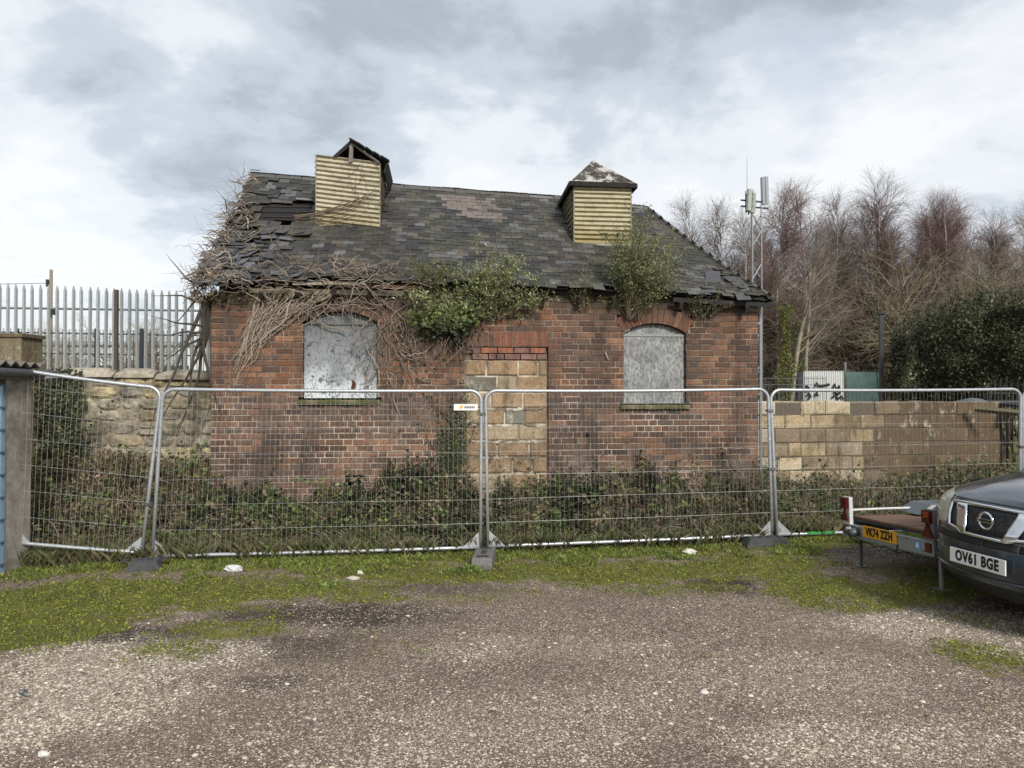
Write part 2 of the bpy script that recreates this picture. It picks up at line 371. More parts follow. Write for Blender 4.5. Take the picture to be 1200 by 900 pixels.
# ------------------------------------------------------------------ masonry
BR = [(.255, .122, .070), (.205, .100, .062), (.155, .080, .055), (.30, .155, .092), (.12, .068, .050), (.068, .060, .062), (.095, .070, .064)]
def brick_col(u, z, warm=0.0):
    n = NZ(u, z * 2.2, 5, .9); k = R()
    dark = .12 + .30 * sst(.0, .5, n) + .5 * math.exp(-((z - 1.25 - .1 * u) / .05) ** 2) * (NZ(u, 0, 9, 1.3) > .0)
    if k < dark: c = BR[5] if R() < .55 else BR[6]
    else: c = BR[int(R() * 5)]
    if z > 1.9: c = mixc(c, (.29, .120, .062), .30 * (1 if R() < .6 else .3))
    else: c = mixc(c, (.165, .105, .080), .28)
    c = mixc(c, (.045, .038, .034), .75 * sst(.12, .5, NZ(u * .9, z * .5, 12, 1.0)) * (.4 + .6 * R()))
    if z < .95: c = mixc(c, (.20, .125, .10), .3)
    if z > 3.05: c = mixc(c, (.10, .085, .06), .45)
    c = mixc(c, (.15, .092, .065), .22)
    return vary(c, .34)
def subtract(iv, cut):
    out = []
    for a, b in iv:
        if cut[1] <= a or cut[0] >= b: out.append((a, b)); continue
        if cut[0] > a: out.append((a, cut[0]))
        if cut[1] < b: out.append((cut[1], b))
    return out
def brickwork(name, L, z0, ztop_fn, cuts_fn, parent, plane, thick=.30, CH=.081, colf=brick_col, mortar_name="mortar_bed"):
    """plane(u, d, z) -> point, d is the depth into the wall"""
    mb = MB(); mo = MB(); j = .0135; r = 0; z = z0
    zmax = max(ztop_fn(u) for u in np.linspace(0, L, 40))
    while z < zmax:
        zm = z + CH / 2; iv = [(0, L)]
        # gable / ragged top
        us = [u for u in np.arange(0.02, L, .06) if ztop_fn(u) > zm + .02]
        if not us: break
        iv = [(max(0, us[0] - .03), min(L, us[-1] + .05))]
        for cut in cuts_fn(zm): iv = subtract(iv, cut)
        iv = [q for q in iv if q[1] - q[0] > .03]
        for a, b in iv:
            P = [plane(a, .009, z), plane(b, .009, z), plane(b, .009, z + CH), plane(a, .009, z + CH),
                 plane(a, thick, z), plane(b, thick, z), plane(b, thick, z + CH), plane(a, thick, z + CH)]
            if 1: mo.add(P, [(0, 1, 2, 3), (5, 4, 7, 6), (1, 5, 6, 2), (4, 0, 3, 7), (3, 2, 6, 7), (4, 5, 1, 0)])
        # bricks
        seq = ([.236], [.118], [.236], [.236, .118])[r % 4]; u = -.236 * (.0, .25, .5, .22)[r % 4]; k = 0
        while u < L:
            w = seq[k % len(seq)]; k += 1
            if R() < .14: w = .354 - w
            for a, b in iv:
                p, q = max(a, u), min(b, u + w)
                if q - p < .035: continue
                if ztop_fn((p + q) / 2) < zm + .03: continue
                if q < u + w - .001 and b - q < .001: pass
                e = U(-.003, .004); jj = j / 2
                if NZ(p, z, 3, 1.4) > .42 and R() < .5: e += U(.001, .006)   # spalled faces
                x0, x1, y0, y1 = p + (jj if p > a else 0), q - (jj if q < b else 0), z + jj + U(-.001, .001), z + CH - jj + U(-.001, .001)
                b_ = .004
                vs = [plane(x0 + b_, e, y0 + b_), plane(x1 - b_, e, y0 + b_), plane(x1 - b_, e, y1 - b_), plane(x0 + b_, e, y1 - b_),
                      plane(x0, e + .005, y0), plane(x1, e + .005, y0), plane(x1, e + .005, y1), plane(x0, e + .005, y1),
                      plane(x0, .1, y0), plane(x1, .1, y0), plane(x1, .1, y1), plane(x0, .1, y1)]
                fs = [(0, 1, 2, 3)]
                for t in range(4):
                    n = (t + 1) % 4; fs += [(4 + t, 4 + n, n, t), (8 + t, 8 + n, 4 + n, 4 + t)]
                mb.add(vs, fs, colf((p + q) / 2, zm))
            u += w
        z += CH; r += 1
    w = mb.build(name, 'brick', parent); mo.build(mortar_name, 'mortar', w); return w

bld = empty("brick_building", BA, BANG, "derelict red brick building with a sagging slate roof and two boarded windows", "building")
WIN = [dict(u0=1.185, u1=2.165, zs=1.84, zp=2.86, za=3.006), dict(u0=5.542, u1=6.433, zs=1.766, zp=2.75, za=2.884)]
for w in WIN:
    w['c'] = (w['u0'] + w['u1']) / 2; hw = (w['u1'] - w['u0']) / 2; rise = w['za'] - w['zp']
    w['R'] = (hw * hw + rise * rise) / (2 * rise); w['cz'] = w['za'] - w['R']; w['th'] = math.asin(hw / w['R']); w['hw'] = hw
RING = .225
def front_cuts(z):
    c = []
    for w in WIN:
        if z < w['zs'] - .081: continue
        if z < w['zs']: c.append((w['u0'] - .055, w['u1'] + .05)); continue
        if z < w['zp']: c.append((w['u0'], w['u1'])); continue
        dz = z - w['cz']
        if dz < w['R'] + RING:
            h = min(dz * math.tan(w['th']), math.sqrt((w['R'] + RING) ** 2 - dz * dz)); c.append((w['c'] - h, w['c'] + h))
    if z < 2.765: c.append((3.33 if z > 1.2 else 3.19, 4.485))
    if .60 < z < .80: c.append((1.74, 1.98 + .04 * math.sin(z * 90)))
    return c
def top_front(u):
    h = interp([(0, 3.22), (1.0, 3.20), (3.0, 3.24), (4.9, 3.27), (5.2, 3.22), (7.48, 3.16)], u)
    return h + .04 * NZ(u * 3, 1) + (.05 if math.sin(u * 9) > .3 else 0)
plF = lambda u, d, z: (u, d, z)
wall = brickwork("brick_wall", 7.48, .0, top_front, front_cuts, bld, plF)
# gables, back wall
def gable_top(v): return 3.2 + .86 * min(v, 4.8 - v) - .12 if 0 <= v <= 4.8 else 0
brickwork("gable_wall", 4.2, .0, lambda v: 3.15 + .8 * min(v + .3, 4.5 - v), lambda z: [], bld, lambda u, d, z: (d + .001, 4.5 - u, z))
brickwork("side_wall", 4.2, .0, lambda v: 3.1, lambda z: [], bld, lambda u, d, z: (7.479 - d, .302 + u, z))
brickwork("rear_wall", 6.8, .0, lambda v: 3.1, lambda z: [], bld, lambda u, d, z: (7.15 - u, 4.8 - d, z))
# arches
for w in WIN:
    mb = MB(); n = int(2 * w['th'] * (w['R'] + RING * .5) / .079)
    for k in range(n):
        t0 = -w['th'] + 2 * w['th'] * k / n + .006; t1 = -w['th'] + 2 * w['th'] * (k + 1) / n - .006
        r0, r1 = w['R'] + .004, w['R'] + RING - U(0, .01); e = U(-.004, .003)
        if w is WIN[0]: e += .006
        q = [(w['c'] + r * math.sin(t), w['cz'] + r * math.cos(t)) for r, t in ((r0, t0), (r0, t1), (r1, t1), (r1, t0))]
        c = vary(((.22, .10, .058), (.18, .085, .055), (.27, .135, .085))[int(R() * 3)], .3)
        if w is WIN[0]: c = mixc(c, (.06, .045, .035), .65)
        mb.prism(q, lambda a, b, d: (a, d, b), e, .16, c)
    o = mb.build("brick_arch", 'brick', bld)
    mo = MB(); t = w['th']; q = [(w['c'] + (w['R'] + .006) * math.sin(-t + 2 * t * k / 16), w['cz'] + (w['R'] + .006) * math.cos(-t + 2 * t * k / 16)) for k in range(17)]
    q += [(w['c'] + (w['R'] + RING - .004) * math.sin(t - 2 * t * k / 16), w['cz'] + (w['R'] + RING - .004) * math.cos(t - 2 * t * k / 16)) for k in range(17)]
    mo.prism(q, lambda a, b, d: (a, d, b), .012, .28, (.3, .2, .15)); mo.build("mortar_bed", 'mortar', o)
# boarded windows
for i, w in enumerate(WIN):
    mat = ('board1', 'board2')[i]; seam = w['zp'] - .03
    mb = MB(); mb.box((w['c'], .075, (w['zs'] + seam) / 2), (2 * w['hw'] - .012, .02, seam - w['zs'] - .01))
    o = mb.build("window_board", mat, bld)
    o["label"] = ("grey board with peeling white lower half", "grey weathered strand board")[i]
    mb = MB(); q = [(w['u1'] - .006, seam), (w['u0'] + .006, seam)]
    q += [(w['c'] + (w['R'] - .006) * math.sin(-w['th'] + 2 * w['th'] * k / 14), w['cz'] + (w['R'] - .008) * math.cos(-w['th'] + 2 * w['th'] * k / 14)) for k in range(15)]
    mb.prism(q, lambda a, b, d: (a, d, b), .09, .11); mb.build("arched_panel", mat, o)
    mb = MB(); mb.box((w['c'], .068, seam + .004), (2 * w['hw'] - .02, .03, .035 if i else .018), (.30, .31, .30) if i else (.12, .12, .115)); mb.build("transom", 'wood', o)
    mb = MB()
    for sx in (-.88, -.3, .3, .88):
        for zz in (w['zs'] + .05, seam - .04):
            mb.tube([(w['c'] + sx * w['hw'], .066, zz + U(-.01, .01)), (w['c'] + sx * w['hw'], .061, zz)], .008, 6, (.07, .04, .03))
    mb.build("screw_heads", 'wood', o)
    mb = MB()
    for s in (-1, 1): mb.box((w['c'] + s * (w['hw'] - .014), .115, (w['zs'] + w['za']) / 2 - .05), (.05, .04, w['za'] - w['zs'] - .2), (.12, .1, .08))
    mb.build("window_frame", 'wood', o)
    if i == 0:
        mb = MB(); q = [(1.80, 1.95), (1.855, 1.945), (1.88, 2.02), (1.855, 2.075), (1.825, 2.09), (1.82, 2.03)]
        mb.prism(q, lambda a, b, d: (a, d, b), .0625, .065, (.10, .045, .03)); mb.build("rust_patch", 'wood', o)
    # sill
    import bmesh
    bm = bmesh.new(); bmesh.ops.create_grid(bm, x_segments=24, y_segments=4, size=.5)
    me = bpy.data.meshes.new("window_sill"); bm.free()
    mb = MB(); n = 26; L0, L1 = w['u0'] - .05, w['u1'] + .045
    prof = [(.12, -.015), (-.035, -.02), (-.05, -.035), (-.05, -.075), (.12, -.08)]
    vs = []; fs = []
    for k in range(n + 1):
        u = lerp(L0, L1, k / n)
        for d, z in prof: vs.append((u, d + .012 * NZ(u * 8, d * 9, i), w['zs'] + z + .008 * NZ(u * 9, d * 11, i + 4)))
    p = len(prof)
    for k in range(n):
        for j in range(p): fs.append((k * p + j, k * p + (j + 1) % p, (k + 1) * p + (j + 1) % p, (k + 1) * p + j))
    fs += [tuple(range(p))[::-1], tuple(n * p + j for j in range(p))]
    mb.add(vs, fs); mb.build("window_sill", 'sill', bld, fix=True)
mb = MB(); q = lambda px, py: None
mb.add([(3.30, .32, 0), (4.52, .32, 0), (4.52, .32, 2.8), (3.30, .32, 2.8), (1.1, .4, 0), (2.3, .4, 0), (2.3, .4, 3.0), (1.1, .4, 3.0)], [(0, 1, 2, 3), (4, 5, 6, 7)], (.01, .01, .01)); mb.build("dark_interior", 'felt', bld)
# blocked doorway
mb = MB()
for k in range(14):
    a = 3.335 + k * .0822; c = vary((.23, .095, .06) if k > 4 else (.16, .085, .06), .2)
    mb.box((a + .041, .05, 2.655 + U(-.004, .004)), (.073, .1 + U(-.006, .006), .195), c)
ln = mb.build("door_lintel", 'brick', bld)
mb = MB(); mb.box((3.91, .1, 2.655), (1.15, .19, .212), (.3, .2, .15)); mb.build("mortar_bed", 'mortar', ln)
mb = MB(); z = 2.54
for r in range(2):
    u = 3.335 + (.1 if r else 0)
    while u < 4.47:
        w = (.225, .11)[R() < .3]; w = min(w, 4.475 - u)
        if w > .04: mb.box((u + w / 2, .065 + U(-.006, .01), z - .042), (w - .014, .1, .072), vary(((.33, .13, .075), (.22, .12, .10), (.28, .16, .12))[int(R() * 3)], .2), Matrix.Rotation(U(-.02, .02), 3, 'Y'))
        u += w
    z -= .086
row = 0
blocks = []
while z > .05:
    u = 3.335 if z > 1.2 else 3.195; offs = (.30, .45, .36, .28)[row % 4]; first = True
    while u < 4.44:
        w = offs if first else (.44 if R() < .8 else .27); first = False
        w = min(w, 4.478 - u)
        if w > .05: blocks.append((u, z, w))
        u += w
    z -= .222; row += 1
db = mb.build("infill_brick", 'brick', bld)
mb = MB()
for u, z, w in blocks:
    g = R(); c = (.34, .235, .145) if g < .62 else (.42, .33, .22) if g < .88 else (.19, .19, .165)
    e = U(-.004, .012)
    P = []; b_ = .016; jj = .010 + U(0, .004)
    for (x0, x1, y0, y1, d) in ((u + jj + b_, u + w - jj - b_, z - .222 + jj + b_, z - jj - b_, .02 + e), (u + jj, u + w - jj, z - .222 + jj, z - jj, .032 + e), (u + jj, u + w - jj, z - .222 + jj, z - jj, .12)):
        P += [(x0, d, y0), (x1, d, y0), (x1, d, y1), (x0, d, y1)]
    fs = [(0, 1, 2, 3)]
    for t in range(4): n = (t + 1) % 4; fs += [(4 + t, 4 + n, n, t), (8 + t, 8 + n, 4 + n, 4 + t)]
    mb.add(P, fs, vary(c, .15))
o = mb.build("door_blockwork", 'block', bld)
m = Mat("pale_mortar", .95); m.base(m.mix(m.ramp(m.noise(3.2, 5), [(.45, 0.0), (.58, 1.0)]), (.20, .165, .12), (.60, .55, .45))); m.bump(m.noise(60), .5, .005); M['palemortar'] = m.m
mb = MB(); mb.box((3.91, .125, 1.18), (1.16, .16, 2.36)); mb.box((3.25, .125, .6), (.13, .16, 1.2)); mb.build("mortar_bed", 'palemortar', o)
mb = MB(); mb.box((3.91, .13, 2.455), (1.16, .12, .19)); mb.build("mortar_bed", 'mortar', db)
mb = MB(); mb.box((3.325, .09, 1.7), (.03, .14, 1.6)); mb.box((4.48, .10, 1.2), (.03, .12, 2.4)); mb.build("joint_filling", 'mortar', db)
mb = MB()
for k in range(70):
    zz = 2.36 - .222 * int(U(3, 7)); u = U(3.4, 4.4)
    if R() < .2: u = U(3.25, 4.4)
    mb.box((u, .022, zz + U(-.012, .012)), (U(.03, .12), U(.008, .02), U(.012, .035)), vary((.58, .53, .43), .15), Matrix.Rotation(U(-.2, .2), 3, 'Y'))
mb.build("mortar_smear", 'palemortar', o)

# ------------------------------------------------------------------ roof
VE, VR = -.2, 2.4
def ze(u): return interp([(-.3, 3.27), (0, 3.30), (1.6, 3.39), (2.6, 3.37), (5.0, 3.32), (6.0, 3.28), (7.7, 3.19)], u)
def zr(u): return interp([(-.2, 5.52), (2.33, 5.378), (4.94, 5.257), (6.74, 5.094), (8, 5.0)], u)
def rz(u, v):
    t = (v - VE) / (VR - VE)
    return lerp(ze(u), zr(u), t) - .05 * math.sin(math.pi * t) * (1 + .4 * NZ(u, v, 2, .8)) + .012 * NZ(u, v, 6, 2.0)
def umax(v): return lerp(7.62, 6.55, (v - VE) / (VR - VE))
def umin(v): return -.13 + .03 * NZ(v, 0, 1, 3)
def fac(px, py, v=0):
    o = BI @ Vector((0, 0, CZ)); d = BI.to_3x3() @ ray(px, py); t = (v - o.y) / d.y; p = o + d * t; return p.x, p.z
def roofhit(px, py):
    v = 1.0
    for _ in range(25):
        u, z = fac(px, py, v); v += (z - rz(u, v)) * .6 if z > rz(u, v) else (z - rz(u, v)) * .6
    return u, v
def inpoly(poly, x, y):
    c = False
    for (x0, y0), (x1, y1) in zip(poly, poly[1:] + poly[:1]):
        if (y0 > y) != (y1 > y) and x < (x1 - x0) * (y - y0) / (y1 - y0) + x0: c = not c
    return c
HOLE = [roofhit(*q) for q in [(304, 238), (370, 236), (368, 262), (352, 266), (318, 260), (300, 252)]]
HOLE2 = [roofhit(*q) for q in [(316, 254), (370, 256), (368, 263), (330, 266)]]
PINK = [roofhit(*q) for q in [(512, 232), (578, 236), (592, 262), (530, 256)]]
def slate_col(u, v):
    if inpoly(PINK, u, v) and R() < .9: return vary((.15, .122, .11), .25)
    k = R(); sh = NZ(u, v * 1.5, 8, 1.1)
    c = (.028, .0265, .027) if k < .5 else (.047, .044, .042) if k < .8 else (.020, .019, .021)
    if R() < .05 + .20 * sst(.1, .45, sh): c = (.105, .107, .112)
    if R() < .12: c = (.085, .07, .055)
    c = mixc(c, (.085, .072, .056), .35 * sst(-.2, .4, NZ(u, v, 4, .9)))
    return vary(c, .26)
mb = MB(); G = .115; SW = .165
slope = math.hypot(VR - VE, 2.1); rows = int(slope / G)
def roof_slates(mb, side):
    for r in range(rows + 1):
        v0 = VE + (VR - VE) * r / rows; dv = (VR - VE) / rows
        u = umin(v0) + (SW / 2 if r % 2 else 0) - SW * .5
        u0 = umin(v0); u1 = umax(v0)
        while u < u1:
            a, b = max(u, u0), min(u + SW, u1); u += SW
            if b - a < .05: continue
            uc = (a + b) / 2; vc = v0 + dv * .5
            if side > 0:
                if inpoly(HOLE, uc, v0 + dv): continue
                if 1.15 < uc < 2.1 and 1.25 < v0 < 1.9: continue
                if 5.0 < uc < 5.9 and 1.2 < v0 < 1.85: continue
                dmg = max(0, 1 - (uc + .1) / 1.3) * (1 if v0 < 1.4 else .6)
                dmg = max(dmg, .45 * (r < 2)); dmg = max(dmg, 0.8 * (uc > u1 - .3 and v0 < .6) * .5)
                if R() < dmg * .30: continue
            else: dmg = 0
            tilt = U(-.004, .004) + (U(-.04, .10) * dmg if R() < dmg else 0)
            rot = U(-.01, .01) + (U(-.3, .3) * dmg if R() < dmg * .7 else 0)
            lift = .006; Ls = dv * 2.1
            def P(x, y, up):
                c_, s_ = math.cos(rot), math.sin(rot)
                xx = x * c_ - y * s_ + uc; yy = x * s_ + y * c_ + v0
                vv = yy if side > 0 else 2 * VR - yy
                zz = rz(xx, min(yy, VR + .02)) + lift + up + (1 - (y / Ls)) * (.020 + tilt)
                return (xx, vv, zz)
            hw = (b - a) / 2 - .003; jg = U(-.020, .014) * (1 + 2 * dmg)
            y1 = min(Ls, VR + .02 - v0)
            vs = [P(-hw, jg, 0), P(hw, jg + U(-.004, .004), 0), P(hw, y1, 0), P(-hw, y1, 0), P(-hw, jg, .009), P(hw, jg, .009), P(hw, y1, .004), P(-hw, y1, .004)]
            mb.add(vs, [(4, 5, 6, 7), (0, 1, 5, 4), (1, 2, 6, 5), (3, 0, 4, 7), (3, 2, 1, 0)], slate_col(uc, v0))
roof_slates(mb, 1); roof_slates(mb, -1)
# hip end
for r in range(rows):
    v0 = VE + (VR - VE) * r / rows; dv = (VR - VE) / rows; va, vb = v0, 2 * VR - v0; v = va + (SW / 2) * (r % 2)
    while v < vb:
        a, b = v, min(v + SW, vb); v += SW
        t = lambda y, k: (umax(min(v0 + k * dv, VR)) - .0, y, rz(umax(min(v0 + k * dv, VR)), min(v0 + k * dv, VR)))
        p0 = Vector(t(a, 0)); p1 = Vector(t(b - .006, 0)); p2 = Vector(t(b - .006, 1.8)); p3 = Vector(t(a, 1.8)); n = Vector((.025, 0, .01)); n2 = Vector((.008, 0, .008))
        mb.add([p0 + n, p1 + n, p2 + n2, p3 + n2, p0 + n * .4, p1 + n * .4], [(0, 1, 2, 3), (0, 4, 5, 1)], slate_col(5, v0))
roof = mb.build("slate_roof", 'slate', bld)
# decking below the slates
mb = MB(); NU, NV = 60, 24; vs = []; fs = []
for side in (1, -1):
    b = len(vs)
    for j in range(NV + 1):
        v = lerp(VE + .05, VR, j / NV)
        for i in range(NU + 1):
            u = lerp(umin(v) + .03, umax(v) - .03, i / NU); vs.append((u, v if side > 0 else 2 * VR - v, rz(u, v) - .03))
    for j in range(NV):
        for i in range(NU):
            if side > 0 and inpoly(HOLE2, lerp(umin(0), umax(0), (i + .5) / NU), lerp(VE, VR, (j + .5) / NV)): continue
            q = [b + j * (NU + 1) + i, b + j * (NU + 1) + i + 1, b + (j + 1) * (NU + 1) + i + 1, b + (j + 1) * (NU + 1) + i]; fs.append(q if side > 0 else q[::-1])
mb.add(vs, fs, (.022, .021, .022)); mb.build("roof_felt", 'felt', roof)
# battens showing in the hole
mb = MB()
for k in range(3):
    a = roofhit(303 + k * 3, 241 + k * 6); b = roofhit(368, 242 + k * 6)
    mb.tube([(a[0], a[1], rz(*a) - .012), (b[0], b[1], rz(*b) - .012)], .012, 4, (.05, .04, .035))
mb.build("batten", 'wood', roof)
# ridge tiles
mb = MB(); u = -.12
while u < 6.5:
    L = .42; a, b = u, min(u + L - .012, 6.56); dz = U(-.008, .012)
    prof = [(-.09, -.062), (-.085, -.045), (-.04, .0), (0, .016), (.04, .0), (.085, -.045), (.09, -.062)]
    vs = [(x, VR + d, zr(x) + z + dz + .015) for x in (a, b) for d, z in prof]; n = len(prof)
    mb.add(vs, [(i, i + 1, n + i + 1, n + i) for i in range(n - 1)], vary((.085, .08, .075) if R() < .75 else (.15, .145, .14), .2)); u += L
mb.build("ridge_tile", 'slate', roof)
mb = MB()
for k in range(7):                                                     # hip edge cappings
    for s in (1, -1):
        v0 = VE + (VR - VE) * k / 7; v1 = VE + (VR - VE) * (k + .96) / 7; a = Vector((umax(v0), v0, rz(umax(v0), v0) + .03)); b = Vector((umax(v1), v1, rz(umax(v1), v1) + .03))
        if s < 0: a.y = 2 * VR - a.y; b.y = 2 * VR - b.y
        mb.tube([a, b], [.035, .03], 6, vary((.10, .095, .09), .25))
mb.build("hip_capping", 'slate', roof)
# loose slates, heaped near the left verge
for k in range(85):
    mb = MB(); u = -.16 + abs(random.gauss(0, .45)); v = U(-.2, .95)
    if k > 74: u, v = U(.2, 1.6), U(-.22, .1)
    if k > 78: u, v = U(6.6, 7.5), U(-.2, .3)
    p = Vector((u, v, rz(u, v) + U(.015, .06))); rot = Matrix.Rotation(U(-.5, .5), 3, 'Z') @ Matrix.Rotation(.62 + U(-.28, .12), 3, 'X') @ Matrix.Rotation(U(-.14, .14), 3, 'Y')
    mb.box(p, (U(.12, .26), U(.14, .32), .008), vary((.10, .105, .115) if R() < .5 else (.055, .055, .06), .3), rot); mb.build("loose_slate", 'slate', roof)
mb = MB()
for (px, py) in [(356, 237)]:
    u, v = roofhit(px, py); mb.box((u, v, rz(u, v) + .05), (.24, .15, .01), (.20, .205, .22), Matrix.Rotation(.2, 3, 'Z') @ Matrix.Rotation(.4, 3, 'X'))
mb.build("loose_slate", 'slate', roof)
# fascia and eaves timbers
mb = MB()
mb.box((1.75, -.05, 3.255), (2.5, .05, .07), (.14, .125, .09), Matrix.Rotation(.006, 3, 'Y'))
mb.box((1.55, -.12, 3.37), (.95, .03, .055), (.36, .32, .26), Matrix.Rotation(-.02, 3, 'Y'))
mb.box((2.45, -.08, 3.335), (1.1, .04, .06), (.17, .10, .07), Matrix.Rotation(.0, 3, 'Y'))
mb.box((5.0, -.02, 3.29), (5.0, .05, .05), (.035, .03, .028), Matrix.Rotation(.025, 3, 'Y'))
mb.box((6.9, -.14, 3.17), (1.4, .03, .06), (.03, .028, .028), Matrix.Rotation(.045, 3, 'Y'))
mb.build("eaves_board", 'wood', bld)
for k in range(16):
    mb = MB(); u = .2 + k * .47; mb.box((u, -.02, ze(u) - .07), (.05, .34, .08), (.04, .034, .03), Matrix.Rotation(.5, 3, 'X')); mb.build("rafter_end", 'wood', bld)
# remains of the top courses, loose bricks under the eaves
mb = MB()
for k in range(34):
    u = 3.9 + k * .105
    if R() < .35: continue
    mb.box((u, .04 + U(-.03, .02), top_front(u) + .045), (U(.1, .2), .11, .07), vary((.075, .078, .05) if R() < .45 else (.17, .12, .085) if R() < .6 else (.16, .075, .05), .25), Matrix.Rotation(U(-.08, .08), 3, 'Y'))
mb.build("top_course", 'brick', bld)
mb = MB(); p = [(7.53, .04, 3.15 - k * .3) for k in range(11)]; mb.tube(p, .022, 8, (.35, .36, .37))
for k in range(3): mb.box((7.515, .06, 2.9 - k * 1.0), (.06, .08, .03), (.25, .25, .25))
mb.build("conduit_pipe", 'galv', bld)
# black stain bracket / air brick bits and a hanging scrap
mb = MB(); q = fac(689, 508); mb.box((q[0], -.02, q[1]), (.05, .05, .035), (.02, .02, .02)); q = fac(709, 418); mb.tube([(q[0], -.01, q[1] + .06), (q[0] + .02, -.04, q[1]), (q[0] + .04, -.03, q[1] - .04)], .008, 5, (.4, .36, .3))
mb.build("wall_bracket", 'paintmetal', bld)

# ------------------------------------------------------------------ roof turrets
def turret(u0, u1, v0, v1, zb, zt, skew, col, broken):
    """corrugated louvre turret; zb/zt at the left front corner, skew = drop per metre to the right"""
    mb = MB(); P = .066; n = int((zt - zb) / P) * 4; A = .020
    def ring(z, out):
        return [(u0 - out, v0 - out), (u1 + out, v0 - out), (u1 + out, v1 + out), (u0 - out, v1 + out)]
    corners = [(u0, v0), (u1, v0), (u1, v1), (u0, v1)]
    for f in range(4):
        (xa, ya), (xb, yb) = corners[f], corners[(f + 1) % 4]
        nx_, ny_ = (yb - ya), -(xb - xa); l = math.hypot(nx_, ny_); nx_ /= l; ny_ /= l; vs = []; S = 10
        for k in range(n + 1):
            z = zb - .35 * (f != 0) + (zt - zb + .35 * (f != 0)) * k / n; d = A * (1.0, .45, -.1, -1.0)[k % 4] + .006
            for i in range(S + 1):
                t = i / S; x = lerp(xa, xb, t); y = lerp(ya, yb, t); w = .012 * NZ(x * 2, z * 2, f + u0, 1.2)
                vs.append((x + nx_ * (d + w), y + ny_ * (d + w), z - skew * (x - u0)))
        fs = [(k * (S + 1) + i, k * (S + 1) + i + 1, (k + 1) * (S + 1) + i + 1, (k + 1) * (S + 1) + i) for k in range(n) for i in range(S)]
        cc = col if f == 0 else mixc(col, (.05, .045, .04), .55 if not broken else .3)  # sides tinted darker than the front, shade painted into the colour
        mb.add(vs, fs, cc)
        if f == 0:
            b0 = len(mb.v) - len(vs)
            for q, v in enumerate(vs):
                h = (v[2] + skew * (v[0] - u0) - zb) / (zt - zb); c = mixc((.33, .27, .11), col, sst(0, .35, h)) if not broken else mixc((.40, .35, .20), col, sst(0, .35, h))
                mb.c[b0 + q] = c
    t = mb.build("roof_turret", 'corrugated', bld)
    for (x, y) in corners: mb = MB(); mb.box((x, y, (zb + zt) / 2 - skew * (x - u0)), (.024, .024, zt - zb), (.26, .23, .16)); mb.build("corner_trim", 'wood', t)
    mb = MB(); mb.box(((u0 + u1) / 2, v0 - .012, zb - .02 - skew * (u1 - u0) / 2), (u1 - u0 + .03, .02, .04), (.34, .32, .26), Matrix.Rotation(math.atan(skew), 3, 'Y'))
    mb.build("bottom_flashing", 'wood', t)
    return t
t1 = turret(1.15, 2.09, 1.17, 2.15, 4.44, 5.47, .098, (.50, .46, .345), True)
t2 = turret(5.04, 5.925, 1.07, 2.05, 4.215, 5.13, .004, (.47, .425, .285), False)
t1["label"] = "cream corrugated turret with a broken open gable"; t2["label"] = "yellowish corrugated turret with a pyramid cap"
def zt1(x): return 5.47 - .098 * (x - 1.15)
# broken gabled cap: apex, king post, two rafters, sagging side sheet
mb = MB(); ap = Vector((fac(412, 167, 1.17)[0], 1.16, fac(412, 167, 1.17)[1])); bk = ap + Vector((0, 1.0, 0))
L1 = Vector((1.42, 1.14, zt1(1.42) + .0)); R1 = Vector((2.2, 1.14, fac(454, 190, 1.14)[1]))
def slab(mb, a, b, c, d, th, col):
    n = (b - a).cross(d - a).normalized() * th
    mb.add([a, b, c, d, a + n, b + n, c + n, d + n], [(0, 3, 2, 1), (4, 5, 6, 7), (0, 1, 5, 4), (1, 2, 6, 5), (2, 3, 7, 6), (3, 0, 4, 7)], col)
slab(mb, ap + Vector((0, -.04, 0)), R1 + Vector((0, -.04, 0)), R1 + Vector((0, 1.06, 0)), bk, .028, (.03, .028, .028))
slab(mb, L1 + Vector((0, -.02, 0)), ap + Vector((0, -.04, 0)), bk, L1 + Vector((-.25, 1.0, -.1)), .02, (.05, .045, .042))
slab(mb, R1 + Vector((.0, -.05, 0)), R1 + Vector((-.05, -.05, -.17)), R1 + Vector((-.05, 1.0, -.17)), R1 + Vector((0, 1.0, 0)), .02, (.028, .026, .026))
for k in range(9):
    t = U(0, 1); p = ap.lerp(R1, t) + Vector((0, -.05, .02)); mb.box(p, (U(.08, .16), .12, .012), (.05, .048, .05), Matrix.Rotation(.55 + U(-.1, .1), 3, 'Y'))
mb.build("turret_roof", 'felt', t1)
mb = MB(); mb.tube([ap + Vector((0, 0, .02)), Vector((ap.x - .01, 1.15, zt1(ap.x) - .05))], [.03, .035], 5, (.22, .20, .18))
mb.tube([ap + Vector((.02, -.02, -.03)), R1 + Vector((-.12, -.02, -.02))], .02, 4, (.17, .155, .14)); mb.tube([ap + Vector((-.02, 0, -.03)), L1], .018, 4, (.07, .06, .055))
mb.tube([(1.15, 1.17, zt1(1.15) + .005), (2.1, 1.17, zt1(2.1) + .005)], .016, 4, (.26, .25, .2))
mb.build("turret_frame", 'wood', t1)
